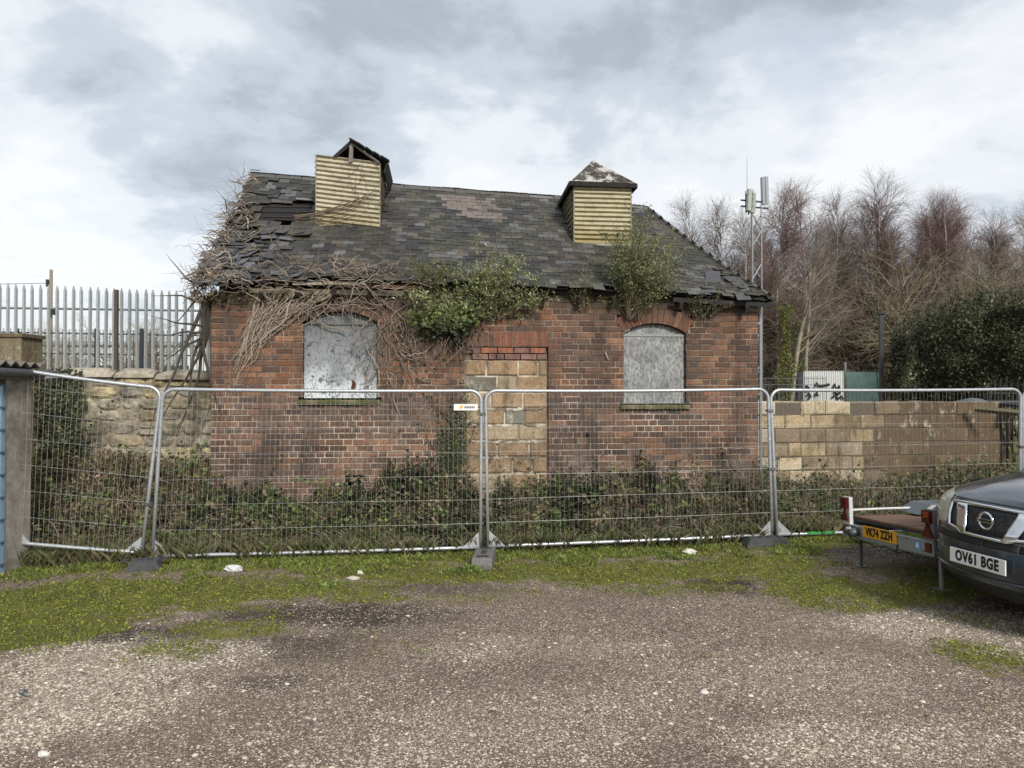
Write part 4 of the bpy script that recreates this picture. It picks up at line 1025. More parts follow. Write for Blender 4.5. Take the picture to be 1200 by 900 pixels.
# phone mast
MX = at(885, 300, 27.5).x; root = empty("phone_mast", (MX, 27.5, 0), .3, "grey lattice phone mast with panel antennas above the trees", "mast")
zt = at(885, 240, 27.5).z; mb = MB(); s_ = .20; cs = [(-s_, -s_ * .6), (s_, -s_ * .6), (0, s_)]
for a, b in cs: mb.tube([(a, b, 0), (a, b, zt)], .032, 5, (.19, .205, .22))
z = 0; k = 0
while z < zt - .6:
    for i in range(3):
        a, b = cs[i], cs[(i + 1) % 3]
        if k % 2: a, b = b, a
        mb.tube([(*a, z), (*b, z + .62)], .018, 3, (.19, .205, .22))
    z += .62; k += 1
mb.build("lattice_tower", 'galv', root)
for dx, y0, y1, wd_, tone in ((-12.5, 225, 250, .22, (.42, .43, .38)), (-9, 229, 252, .18, (.36, .37, .33)), (9, 208, 240, .16, (.33, .35, .36)), (12.5, 207, 239, .16, (.36, .38, .40))):
    a = at(885 + dx, y0, 27.5); b = at(885 + dx, y1, 27.5); mb = MB(); mb.box((a.x - MX, -.25 if dx < 0 else -.1, (a.z + b.z) / 2), (wd_, .12, a.z - b.z), tone, Matrix.Rotation(.06 if dx < 0 else -.03, 3, 'Y'))
    mb.tube([(a.x - MX, 0, b.z), (a.x - MX, 0, a.z)], .035, 5, (.2, .22, .23)); mb.build("panel_antenna", 'galv', root)
mb = MB()
for z in (at(885, 243, 27.5).z, at(885, 236, 27.5).z): mb.tube([(-.62, 0, z), (.6, 0, z)], .035, 5, (.12, .13, .15))
mb.tube([(.5, 0, zt + .9), (.5, 0, zt + 1.65)], .12, 6, (.05, .05, .06)) if False else None
mb.build("head_frame", 'galv', root)
mb = MB(); mb.tube([(-.35, 0, zt - .3), (-.35, 0, at(877, 186, 27.5).z)], [.02, .008], 4, (.4, .42, .44)); mb.build("whip_aerial", 'galv', root)

# ------------------------------------------------------------------ bare trees
def grow(tr, tw, p, d, L, r, lvl, cfg, hue):
    """polyline branch with children; tr: mesh for trunk and limbs, tw: mesh for twigs"""
    n = max(2, int(L / cfg['seg'][lvl])); pts = [p.copy()]; dirs = []
    for k in range(n):
        d = (d + Vector((random.gauss(0, 1), random.gauss(0, 1), random.gauss(0, 1))) * cfg['wob'][lvl] + Vector((cfg['lean'], 0, cfg['up'][lvl])) * (1.0 / n)).normalized()
        p = p + d * (L / n); pts.append(p.copy()); dirs.append(d.copy())
    tgt = tr if lvl <= cfg['trunk_lvl'] else tw
    if lvl == 0: col = cfg['bark'] if R() < 2 else 0
    else: col = vary(mixc(cfg['limb'], hue, min(1, lvl / 3)), .25)
    tgt.tube(pts, [lerp(r, r * cfg['tip'][lvl], k / n) for k in range(n + 1)], 7 if lvl == 0 else 4 if lvl == 1 else 3, col, cap=False)
    if lvl >= cfg['levels']: return
    cnt = cfg['n'][lvl]; cnt = max(1, int(cnt * (L / cfg['ref'][lvl]) ** .8 * U(.85, 1.15)))
    for k in range(cnt):
        t = lerp(cfg['start'][lvl], 1.0, (k + R()) / cnt); x = t * n; i = min(n - 1, int(x)); q = pts[i].lerp(pts[i + 1], x - i); dd_ = dirs[i]
        o = dd_.orthogonal(); o.rotate(Matrix.Rotation(U(0, 2 * math.pi), 3, dd_)); an = cfg['ang'][lvl] * U(.7, 1.25)
        nd = (dd_ * math.cos(an) + o * math.sin(an)).normalized()
        shp = cfg['shape'](t) if lvl == 0 else (1.15 - .75 * t)
        rr = lerp(r, r * cfg['tip'][lvl], t)
        grow(tr, tw, q, nd, cfg['len'][lvl] * shp * U(.7, 1.2), min(rr * .75, cfg['rad'][lvl]), lvl + 1, cfg, hue)
def tree(name, loc, H, cfg, hue, label, cat="tree", group=None, ivy=False):
    root = empty(name, loc, U(0, 6), label, cat, group); tr, tw = MB(), MB(); c = dict(cfg)
    grow(tr, tw, Vector((0, 0, -.2)), Vector((U(-.04, .04), U(-.04, .04), 1)).normalized(), H, cfg['r0'], 0, c, hue)
    tr.build("trunk", 'bark', root, True); tw.build("crown", 'twig', root)
    return root
BIRCH = dict(seg=[.9, .5, .35, .3], wob=[.05, .10, .13, .16], up=[0, .35, .15, -.25], lean=.10, trunk_lvl=0, bark=(.60, .56, .50), limb=(.24, .20, .165), tip=[.12, .2, .4, .5], levels=3, n=[38, 15, 10], ref=[10, 2.4, 1.1],
             start=[.22, .15, .1], ang=[.62, .62, .6], len=[2.9, 1.25, .75], rad=[.032, .011, .0065], shape=lambda t: (1.15 - .85 * t) if t > .3 else .75, r0=.11)
protos = []
HUES = [(.155, .115, .105), (.165, .105, .096), (.15, .125, .11), (.18, .15, .125), (.145, .092, .088)]
specs = [  # px, top py, Y, proto, label
    (812, 228, 34, 0, "bare birch closest to the right end of the slate roof"), (845, 222, 33, 2, "bare birch left of the phone mast"), (925, 213, 30, 1, "pale stemmed bare birch just right of the phone mast"),
    (955, 216, 32, 3, "slender bare birch with a pale straight stem, second right of the mast"), (985, 222, 31, 0, "bare birch above the white container"), (1022, 225, 33, 2, "bare birch above the green gate"),
    (1062, 212, 30, 4, "purple brown birch leaning right, tallest above the hedge"), (1108, 224, 31, 1, "dense reddish birch above the middle of the hedge"), (1150, 228, 30, 4, "dense purple birch near the right edge"), (1195, 232, 31, 3, "bare birch at the right edge of the view"),
    (872, 245, 37, 3, "grey thin birch behind the mast"), (900, 250, 38, 2, "low bare birch behind the mast's right side"), (1135, 245, 36, 0, "birch standing behind the reddish ones above the hedge"), (1235, 225, 32, 1, "birch beyond the right edge of the view"), (750, 222, 36, 3, "bare treetop just right of the pyramid capped turret"), (1085, 250, 37, 2, "birch further back between the purple crowns"),
    (790, 262, 40, 0, "small birch behind the end of the roof ridge"), (1170, 262, 38, 1, "reddish birch further back behind the hedge's right part"), (1050, 268, 39, 4, "purple birch further back above the green gate"), (962, 262, 39, 1, "reddish birch further back, left above the container"), (830, 268, 39, 4, "low purple birch behind the roof's right slope"), (915, 262, 37, 4, "low purple birch right behind the mast"), (1120, 240, 33, 4, "deep purple birch over the middle of the hedge"), (1200, 250, 35, 4, "deep purple birch at the far right"), (1005, 250, 38, 4, "purple tinged birch further back above the container")]
for i, (px, py, Y, pr, lab) in enumerate(specs):
    h = at(px, py, Y).z
    while len(protos) <= 4:
        k = len(protos); c = dict(BIRCH); c['lean'] = (.10, .12, .04, .0, .22)[k]
        if k in (1, 4): c['n'] = [50, 19, 15]
        t = tree("birch_tree", (0, 0, 0), 10.5, c, HUES[k], "x"); protos.append([t, False])
    P_ = protos[pr]
    if not P_[1]: t = P_[0]; P_[1] = True
    else: t = copy_tree(P_[0]); t.rotation_euler = (0, 0, P_[0].rotation_euler.z + U(-.6, .6))
    x = at(px, py, Y).x; t.location = (x - .4, Y, gh(x, Y)); s = (h - gh(x, Y)) / 11.1; t.scale = (s, s, s); tag(t, lab, "tree", "bare birch trees beyond the yard")
# tangled scrub, lower and olive brown
SCRUB = dict(seg=[.6, .4, .3, .3], wob=[.12, .16, .18, .2], up=[.1, .2, .1, 0], lean=.0, trunk_lvl=0, bark=(.12, .105, .07), limb=(.20, .18, .12), tip=[.3, .25, .4, .5], levels=3, n=[15, 10, 8], ref=[5, 2, 1],
             start=[.05, .1, .1], ang=[.75, .75, .7], len=[2.2, 1.1, .6], rad=[.035, .014, .008], shape=lambda t: 1.1 - .5 * t, r0=.07)
def scrub(loc, hue):
    root = empty("scrub_tree", loc, 0); tr, tw = MB(), MB()
    for k in range(5): a = U(0, 6.28); grow(tr, tw, Vector((U(-.5, .5), U(-.3, .3), -.1)), Vector((math.cos(a) * .35, math.sin(a) * .35, 1)).normalized(), U(3.4, 5), .06, 0, SCRUB, hue)
    tr.build("trunk", 'bark', root, True); tw.build("crown", 'twig', root); return root
SP = [scrub((0, 0, 0), (.19, .165, .10)), scrub((0, 0, 0), (.19, .15, .115))]; used = [0, 0]
SL = [(800, 36, 1.15, "scrubby bare tree behind the roof's right slope"), (840, 35, 1.2, "scrubby bare tree below the mast's left side"), (905, 33, 1.2, "olive brown scrub tree between the brick building and the container"), (935, 30, 1.1, "tangled scrub tree above the container's left end"),
      (962, 35, 1.45, "tangled scrub tree directly above the container"), (990, 31, 1.1, "dense scrub tree above the container's right end"), (1018, 34, 1.5, "dense scrub tree above the green gate"), (1045, 29, 1.2, "scrub tree behind the hedge's left end"),
      (1090, 27, 1.4, "scrub tree behind the middle of the hedge"), (1140, 27, 1.4, "scrub tree behind the right part of the hedge"), (1190, 27, 1.4, "scrub tree behind the hedge at the right edge"), (885, 31, 1.3, "scrub tree at the foot of the phone mast"), (925, 33, 1.4, "scrub tree further back right of the mast"), (1000, 33, 1.5, "scrub tree further back above the container")]
for i, (px, Y, s, lab) in enumerate(SL):
    k = i % 2; t = SP[k] if not used[k] else copy_tree(SP[k]); used[k] = 1
    x = at(px, 400, Y).x; t.location = (x, Y, gh(x, Y)); t.rotation_euler = (0, 0, i * 1.7); t.scale = (s, s, s); tag(t, lab, "tree", "scrub trees behind the yard")
# small bare trees beyond the left fences
for i, (px, py, Y, lab) in enumerate([(38, 362, 30, "small bare tree behind the palisade fence at the far left"), (160, 352, 32, "small bare tree seen through the middle of the palisade fence"), (178, 362, 34, "thin bare tree right of the other one behind the palisade fence"), (84, 372, 36, "low bare tree behind the fence right of the telegraph pole")]):
    t = copy_tree(SP[i % 2]); p = at(px, py, Y); s = (p.z - 1.3) / 6.2; t.location = (p.x, Y, 1.3); t.scale = (s, s, s); t.rotation_euler = (0, 0, i * 2.1); t.name = "bare_tree"; tag(t, lab, "tree", "small bare trees beyond the left fences")
# far wood
n = 26000; px = rng.uniform(2, 42, n); py = rng.uniform(44, 52, n)
hh = 4.3 + 1.6 * np.array([NZ(a, 0, 1, .25) for a in px]); zz = rng.uniform(0, 1, n) ** .8 * hh
leaves("far_wood", np.stack([px, py, zz], 1), rng.uniform(.15, .5, n), np.array([(.15, .12, .095)]) * rng.uniform(.5, 1.5, (n, 1)), 'stem', aspect=.22).update_tag()
tag(bpy.data.objects["far_wood"], "band of far off bare woodland behind the birches", "woodland", kind="stuff")
n = 9000; px = rng.uniform(-60, -18, n); py = rng.uniform(70, 90, n); zz = rng.uniform(0, 1, n) * (4.2 + np.array([NZ(a, 0, 3, .12) * 2.5 for a in px]))
o = leaves("far_scrub", np.stack([px, py, zz + .6], 1), rng.uniform(.3, .9, n), np.array([(.09, .085, .07)]) * rng.uniform(.5, 1.4, (n, 1)), 'stem', aspect=.4); tag(o, "low distant scrub beyond the white building", "scrub", kind="stuff")
# ivy clad trunks
for i, (px, top, Y, lab) in enumerate([(921, 362, 23.5, "yellow green ivy wrapped trunk just right of the brick building"), (936, 380, 27.5, "ivy wrapped trunk left of the container"), (975, 392, 31.0, "dull green ivy wrapped stem above the container")]):
    x = at(px, top, Y).x; z1 = at(px, top, Y).z; root = empty("ivy_clad_tree", (x, Y, .1), 0, lab, "tree", "ivy clad trunks behind the wall")
    tr, tw = MB(), MB(); c = dict(BIRCH); c['n'] = [22, 9, 6]; c['bark'] = (.30, .27, .20); c['start'] = [.45, .15, .1]; grow(tr, tw, Vector((0, 0, -.2)), Vector((.02, 0, 1)), z1 + 2.6, .12, 0, c, (.12, .10, .07)); tr.build("trunk", 'bark', root, True); tw.build("crown", 'twig', root)
    n = 3200; zz = rng.uniform(.5, z1, n); a = rng.uniform(0, 6.28, n); r = (.10 + .20 * rng.uniform(0, 1, n)) * (1.15 - .6 * zz / z1) * (1 + .45 * np.sin(zz * 3.1 + i) + .25 * np.sin(zz * 7.7 + a))
    leaves("ivy", np.stack([r * np.cos(a), r * np.sin(a), zz], 1), rng.uniform(.05, .10, n), np.array([(.11, .115, .03), (.085, .085, .035), (.07, .07, .035)][i]) * rng.uniform(.5, 1.5, (n, 1)), 'leaf', root)
# hedge
root = empty("evergreen_hedge", (11.8, 18, .1), 0, "large dark evergreen hedge behind the block wall at the right", "hedge")
def hedge_top(x): return interp([(-2.75, 2.3), (-2.5, 3.0), (-2.1, 3.45), (-1.5, 3.75), (-.8, 4.15), (0, 4.05), (.7, 4.3), (1.4, 4.45), (2.2, 4.2), (4.5, 4.3)], x)
n = 60000; x = rng.uniform(-2.7, 4.5, n); y = rng.uniform(-1.0, 1.3, n) * 1.0; pts = []; cols = []; sz = []
for k in range(n):
    xx, yy = x[k], y[k]
    if xx < -2.45 + yy * .62: continue
    top = hedge_top(xx) + .38 * NZ(xx, yy, 3, 1.0) + .26 * NZ(xx, yy, 9, 3.5) + .12 * R() - .25 * yy * yy; t = R() ** .55; zz = lerp(1.5 + .35 * NZ(xx, 0, 1, 1.4), top, t)
    bul = NZ(xx, zz, yy, 1.25)
    if yy < 0: yy = yy * .3 - .35 * NZ(xx * 1.3, zz * 1.3, 4, 1.6) - .75 * math.sin(min(1, max(0, (zz - 1.2) / 3.0)) * math.pi * .75) - .35 * bul - U(0, .25)
    pts.append((xx, yy, zz)); lit = .38 + 1.5 * max(0, bul + .08) + .35 * (zz - 2.5) * .3  # light painted into the leaf tint: brighter on bulges and higher up
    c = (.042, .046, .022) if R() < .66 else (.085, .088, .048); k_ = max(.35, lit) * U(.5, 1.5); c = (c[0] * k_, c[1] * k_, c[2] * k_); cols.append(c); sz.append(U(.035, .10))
mb = MB()
for k in range(420):
    xx = U(-2.3, 4.4); zz = hedge_top(xx) * U(.6, 1.0); p = Vector((xx, -.6 * R(), zz)); d = Vector((U(-.7, .7), U(-.8, .1), U(-.1, 1))).normalized()
    for _ in range(12): q = p + d * U(.15, .65); pts.append((q.x + U(-.08, .08), q.y + U(-.08, .08), q.z + U(-.06, .06))); cols.append(vary((.055, .058, .032), .4)); sz.append(U(.04, .09))
    mb.tube([p, p + d * .25, p + d * U(.4, .7) + Vector((0, 0, U(-.05, .1)))], [.008, .006, .003], 3, vary((.14, .12, .085), .4), cap=False)
mb.build("twig", 'stem', root)
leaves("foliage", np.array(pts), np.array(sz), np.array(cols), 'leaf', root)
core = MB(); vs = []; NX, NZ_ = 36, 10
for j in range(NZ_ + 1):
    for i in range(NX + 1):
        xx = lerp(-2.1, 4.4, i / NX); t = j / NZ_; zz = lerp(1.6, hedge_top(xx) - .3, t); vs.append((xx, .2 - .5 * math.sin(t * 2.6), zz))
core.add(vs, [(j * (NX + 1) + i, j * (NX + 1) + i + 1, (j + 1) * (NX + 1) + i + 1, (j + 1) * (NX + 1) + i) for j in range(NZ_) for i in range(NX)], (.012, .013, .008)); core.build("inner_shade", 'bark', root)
mb = MB()
for k in range(120):
    xx = U(-2.6, 4.4); p = Vector((xx, U(-.5, .6), 0)); d = Vector((U(-.25, .25), U(-.1, .1), 1)); pts = [p]
    for s in range(6): d = (d + Vector((U(-.25, .25), U(-.15, .15), .15))).normalized(); p = p + d * .42; pts.append(p)
    mb.tube(pts, [U(.015, .05), .03, .025, .02, .015, .012, .01], 4, vary((.06, .05, .04), .4), cap=False)
mb.build("stem", 'bark', root)

# ------------------------------------------------------------------ growth on the building
def wob_path(p, d, n, step, wob, grav=Vector((0, 0, 0)), clampf=None):
    pts = [p.copy()]
    for _ in range(n):
        d = (d + Vector((random.gauss(0, wob), random.gauss(0, wob * .5), random.gauss(0, wob))) + grav).normalized(); p = p + d * step
        if clampf: p = clampf(p)
        pts.append(p.copy())
    return pts
GREY = [(.24, .195, .15), (.19, .15, .115), (.30, .25, .20), (.14, .11, .085)]
iv = empty("dead_ivy", BA, BANG, "mass of dead grey ivy stems over the left verge, eaves and left window", "creeper")
onwall = lambda p: Vector((p.x, min(-.008, max(-.10, p.y)), p.z))
mb = MB()
for k in range(58):    # the combed hanging bundle
    s = R(); x0, z0 = fac(lerp(300, 400, s), lerp(338, 345, s)); x1, z1 = fac(lerp(272, 318, s * .9 + U(-.1, .1)), 0)[0], fac(0, lerp(455, 380, s ** 1.2) + U(-45, 12))[1]
    n = 9; ph = U(0, 6); am = U(.01, .05); fr = U(6, 14); a = Vector((x0, -.05 - U(0, .08), z0)); b = Vector((x1, -.015 - U(0, .03), z1)); pts = []
    for i in range(n + 1):
        t = i / n; q = a.lerp(b, t); q.x += .07 * math.sin(t * 3.0 + .3) * (1 - t) + am * math.sin(t * fr + ph) + U(-.014, .014); q.z += .02 * math.sin(t * 13 + ph * 2); pts.append(q)
    r = U(.0035, .011); mb.tube(pts, [r] * 3 + [r * .8] * 4 + [r * .4] * 3, 4, vary(((.36, .30, .23), (.27, .22, .17), (.42, .36, .29))[int(R() * 3)], .25))
    if R() < .8:
        q = pts[int(U(2, 7))]; mb.tube(wob_path(q, Vector((U(-1, .3), 0, -1)).normalized(), 4, .06, .25, clampf=onwall), [.004, .003, .003, .002, .002], 3, vary(GREY[2], .2))
mb.build("hanging_stem", 'stem', iv)
mb = MB()
for k in range(260):   # stems wandering over the wall below the eaves, round the window and to the bush
    g = R()
    if g < .35: x, z = fac(U(300, 500), U(335, 352)); d = Vector((U(-1, 1), 0, -.5))
    elif g < .75: x, z = fac(U(438, 545), U(340, 400)); d = Vector((U(-1, .6), 0, -1))
    else: x, z = fac(U(425, 480), U(360, 450)); d = Vector((U(-.6, .6), 0, -1))
    r = U(.002, .0065); n = int(U(4, 12))
    pts = wob_path(Vector((x, -.03, z)), d.normalized(), n, .07, .33, clampf=onwall)
    mb.tube(pts, [r] * (n - 1) + [r * .6, r * .4], 3, vary(GREY[int(R() * 4)], .3))
for k in range(9):
    x, z = fac(U(330, 500), U(350, 362)); mb.tube(wob_path(Vector((x, -.06, z)), Vector((1, 0, U(-.2, .2))), 9, .1, .2, clampf=onwall), U(.005, .011), 4, vary(GREY[2], .2))
mb.build("wall_stem", 'stem', iv)
mb = MB()
def verge_pt(t): v = lerp(-.15, 2.4, t); return Vector((umin(v) - .06, v, rz(0, v)))
for k in range(720):   # the heap on the verge
    t = R() ** 1.9; p = verge_pt(t); wd_ = .75 * (1 - t) ** 1.2 + .12
    if R() < .5: p.x += U(-.04, .2)
    else: p.x += abs(random.gauss(0, wd_ * .55)); p.y = min(2.3, p.y + U(-.1, .1))
    p.z = rz(p.x, p.y) + .01 + .11 * R() * (1.1 - t) - (.25 * R() if p.x < -.12 else 0)
    d = Vector((U(-.65, .9), U(-.6, .4), U(-.4, .45))).normalized(); r = U(.003, .011); n = int(U(3, 6)); L = U(.035, .065)
    mb.tube(wob_path(p, d, n, L, .32, Vector((0, 0, -.15))), [r] + [r * .85] * (n - 1) + [r * .4], 3, vary(GREY[int(R() * 4)], .35), cap=False)
for k in range(42):    # thin twigs in the air
    t = R() ** 1.3; p = verge_pt(t); p.z += .05; r = .0035; mb.tube(wob_path(p, Vector((-1, -.2, U(-.4, 1.0))).normalized(), 6, U(.03, .075), .28), [r, r, r * .8, r * .7, r * .5, r * .4, r * .3], 3, vary(GREY[3], .3), cap=False)
for k in range(6):     # thick stems down the left corner
    p = Vector((-.06, .05 + U(-.1, .1), 3.2)); mb.tube(wob_path(p, Vector((-.08, 0, -1)), 14, .14, .10), [.03, .028, .028, .025, .025, .02, .02, .018, .016, .014, .012, .01, .008, .007, .006], 5, vary((.10, .085, .07), .3))
for k in range(7):
    p = Vector((-.1, -.05, U(2.6, 3.4))); mb.tube(wob_path(p, Vector((-1, 0, U(-.6, .1))).normalized(), 7, .09, .2), [.018, .016, .014, .011, .009, .006, .004, .002], 4, vary((.10, .085, .07), .3))
mb.build("verge_stem", 'stem', iv)
mb = MB()
for k in range(210):   # along the roof above the eaves
    p = Vector((0, 0, 0)); p.x = U(.1, 2.6) if R() < .7 else abs(random.gauss(1.95, .25)); p.y = U(-.25, .0) if R() < .7 else U(-.2, .35) * (1 if p.x < 1.4 else .5); p.z = rz(p.x, p.y) + U(-.10, .06)
    r = U(.003, .008); n = int(U(3, 7)); mb.tube(wob_path(p, Vector((U(-1, 1), U(-.3, .1), U(-.3, .45))).normalized(), n, .07, .3), [r] * n + [r * .4], 3, vary(GREY[int(R() * 4)], .3), cap=False)
a = roofhit(346, 264)
for k in range(9):     # stems reaching across the first turret
    p0 = Vector((a[0] + .25 * (k > 5), 1.10, rz(*a) + .08)); q = fac(443 - k * 3, 222 + k * 4.5 + (0 if k < 4 else 6), 1.12); p1 = Vector((q[0], 1.12, q[1])); pts = []
    for i in range(10): t = i / 9; w_ = p0.lerp(p1, t); w_.z += .05 * math.sin(t * 3.1 + k) * (1 - t) + U(-.008, .008) - .07 * math.sin(t * math.pi) ; pts.append(w_)
    r = .011 if k < 2 else .005; mb.tube(pts, [r] * 8 + [r * .6, r * .3], 4, vary((.16, .125, .085), .25))
for k in range(16):
    q = fac(U(405, 440), U(185, 240), 1.13); mb.tube(wob_path(Vector((q[0], 1.13, q[1])), Vector((U(-.5, 1), 0, -1)).normalized(), 6, .06, .3, clampf=lambda p: Vector((p.x, 1.135, p.z))), .003, 3, vary(GREY[3], .3))
mb.build("roof_stem", 'stem', iv)
n = 500; x = rng.uniform(-.1, 1.4, n); pts = np.stack([x, rng.uniform(-.16, -.02, n), 3.18 + rng.normal(0, .05, n)], 1); pts[:120, 0] = rng.normal(2.6, .25, 120); pts[:120, 2] = rng.uniform(1.9, 3.1, 120); pts[:120, 1] = rng.uniform(-.07, -.02, 120)
leaves("withered_leaf", pts, rng.uniform(.03, .06, n), np.array([(.09, .085, .035)]) * rng.uniform(.4, 1.5, (n, 1)), 'leaf', iv)

def bush(name, base, spread, H, label, nst=40, nl=5000, cols=((.085, .105, .045), (.12, .14, .07), (.16, .17, .11)), lsz=(.035, .07), lean=(0, -.1), fan=1.0, bare=.25):
    root = empty(name, BA + Matrix.Rotation(BANG, 3, 'Z') @ Vector(base), BANG, label, "shrub", "shrubs rooted in the masonry"); mb = MB(); pts = []; cc = []
    for k in range(nst):
        a = U(-1, 1) * fan; d = Vector((math.sin(a), U(-.5, .3) + lean[1], math.cos(a) * 1.0)).normalized(); p = Vector((U(-.5, .5) * spread * .45, U(-.03, .05), U(-.05, .1))); L = H * U(.45, 1.05) * (1 - .25 * abs(a) / 1.2); n = 7
        path = [p.copy()]
        for i in range(n): d = (d + Vector((random.gauss(0, .11), random.gauss(0, .09), random.gauss(0, .06))) + Vector((lean[0] * .1, 0, -.02))).normalized(); p = p + d * L / n; path.append(p.copy())
        r = U(.005, .011); mb.tube(path, [lerp(r, .0015, i / n) for i in range(n + 1)], 4, vary((.17, .14, .09), .3), cap=False)
        for j in range(9):
            i = int(U(n * bare, n)); q = path[i]; sd_ = (d + Vector((U(-1, 1), U(-1, 1), U(-.5, .8)))).normalized(); l2 = U(.1, .32) * H / 1.0; tw = [q + sd_ * l2 * s / 4 + Vector((0, 0, U(-.015, .015))) for s in range(5)]
            mb.tube(tw, [.003, .0028, .0025, .002, .0015], 3, vary((.14, .13, .07), .3), cap=False)
            for _ in range(int(nl / nst / 9)):
                t = R() ** .7; w_ = tw[0].lerp(tw[-1], t); pts.append(w_ + Vector((random.gauss(0, .03), random.gauss(0, .03), random.gauss(0, .03)))); c = cols[int(R() * len(cols))]; cc.append(vary(c, .42))
    mb.build("stem", 'stem', root); pts = np.array(pts)
    leaves("foliage", pts, rng.uniform(lsz[0], lsz[1], len(pts)), np.array(cc), 'leaf', root, aspect=.30); return root
a = fac(560, 372); b1 = bush("buddleia_bush", (a[0], -.08, a[1]), 1.6, .95, "grey green bush sprouting from the eaves above the blocked doorway", 80, 6600, fan=1.35, cols=((.13, .155, .055), (.19, .21, .095), (.27, .28, .17)))
a = fac(742, 372); b2 = bush("buddleia_bush", (a[0], -.06, a[1] + .0), .5, 1.4, "tall fan shaped grey green bush growing above the right window arch", 60, 10500, fan=.50, cols=((.10, .12, .045), (.155, .17, .075), (.21, .22, .12)), lsz=(.026, .052), lean=(.15, -.05))
a = fac(682, 362); bush("buddleia_seedling", (a[0], -.03, a[1]), .4, .62, "sparse little bush left of the tall one, below the right turret", 16, 500, fan=.6, lsz=(.025, .045), bare=.1)
a = fac(822, 372); bush("buddleia_seedling", (a[0], -.04, a[1]), .6, .5, "sparse little bush at the eaves near the right end of the roof", 20, 650, fan=.9, lsz=(.025, .045), bare=.1)
a = fac(502, 350); bush("buddleia_seedling", (a[0], -.06, a[1]), .5, .75, "thin yellowish shoots left of the bush above the doorway", 18, 900, fan=.6, cols=((.13, .14, .05), (.10, .11, .045)), lsz=(.03, .055))
# green ivy patch
root = empty("ivy_patch", BA, BANG, "bright green ivy patch under the bush at the eaves, left of the doorway", "ivy")
n = 1100; ax, az_ = fac(524, 378); x = ax + rng.normal(0, .19, n); z = az_ + rng.normal(0, .10, n) + .05 * np.sin(x * 17) - .25 * (x - ax) * 0; y = -.12 - rng.uniform(0, .14, n)
leaves("foliage", np.stack([x, y, z], 1), rng.uniform(.035, .075, n), np.array([(.075, .10, .022)]) * (rng.uniform(.25, 1.5, (n, 1)) * np.clip(.4 + (z[:, None] - az_ + .10) * 4, .12, 1.1)), 'leaf', root, aspect=.9, nrm=(0, -1.2, .3))
mb = MB()
for k in range(60):
    x_, z_ = fac(U(490, 560), U(360, 400)); mb.tube(wob_path(Vector((x_, -.08, z_)), Vector((U(-.5, .5), 0, -1)), 6, .08, .25), .003, 3, vary(GREY[1], .3), cap=False)
mb.build("stem", 'stem', root)
# moss / small plants on top of the wall, creeping lines on the brickwork
root = empty("wall_creeper", BA, BANG, "thin green and brown creepers climbing the brickwork beside the blocked doorway", "creeper"); pts = []; mb = MB()
for k in range(70):
    g = R()
    if g < .5: x, z = fac(U(522, 545), U(540, 575))
    elif g < .75: x, z = fac(U(455, 545), U(555, 580))
    else: x, z = fac(U(640, 900), U(560, 580))
    n = int(U(4, 22)) if g < .5 else int(U(3, 8)); w_ = wob_path(Vector((x, -.012, z)), Vector((U(-.05, .05), 0, 1)), n, .06, .10, clampf=lambda p: Vector((p.x, -.012, p.z))); mb.tube(w_, .0028, 3, vary((.10, .08, .05), .3), cap=False)
    for q in w_[1:]:
        for _ in range(2 if g < .5 else 2): pts.append((q.x + random.gauss(0, .035), -.02 - U(0, .02), q.z + random.gauss(0, .03)))
a = fac(475, 530); mb.tube([(a[0], -.02, a[1]), (fac(462, 555)[0], -.03, fac(462, 555)[1]), (fac(455, 575)[0], -.05, fac(0, 575)[1])], .006, 4, GREY[2]); mb.tube([(a[0], -.02, a[1]), (fac(482, 552)[0], -.03, fac(0, 552)[1]), (fac(497, 562)[0], -.05, fac(0, 562)[1])], .005, 4, GREY[2])
mb.build("stem", 'stem', root)
leaves("foliage", np.array(pts), rng.uniform(.02, .045, len(pts)), np.array([(.055, .065, .025)]) * rng.uniform(.4, 1.5, (len(pts), 1)), 'leaf', root, nrm=(0, -1, .2), aspect=.8)
root = empty("wall_top_moss", BA, BANG, "moss and small weeds along the top of the brick wall", "moss"); pts = []
for k in range(2600):
    u = U(3.6, 7.3)
    if NZ(u, 0, 3, 2.2) < -.05: continue
    pts.append((u, U(-.03, .03), top_front(u) + U(-.05, .10)))
leaves("foliage", np.array(pts), rng.uniform(.012, .03, len(pts)), np.array([(.10, .11, .03)]) * rng.uniform(.4, 1.4, (len(pts), 1)), 'leaf', root)
# ivy on the stone wall
root = empty("stone_wall_ivy", (-6.1, 10.35, 1.0), 0, "dark ivy sheet hanging over the stone wall beside the garage", "ivy"); pts = []; cc = []
for k in range(13000):
    x = U(-1.75, .75); z = U(-.6, 1.25); lim = .12 + .42 * NZ(z * 1.6, 2) + .22 * NZ(z * 5, 4) + .12 * random.gauss(0, 1)
    if NZ(x, z, 6, 2.3) < -.22: continue
    if x > lim - .15 * (z < .1): continue
    pts.append((x, -.12 * R() - .05 - .12 * max(0, NZ(x, z, 0, 2.5)), z)); l = .5 + 1.2 * max(0, .25 + NZ(x, z, 2, 3)); k_ = l * U(.5, 1.5); cc.append((.055 * k_, .062 * k_, .028 * k_))
leaves("foliage", np.array(pts), rng.uniform(.03, .06, len(pts)), np.array(cc), 'leaf', root, nrm=(0, -1, .3), aspect=.9)

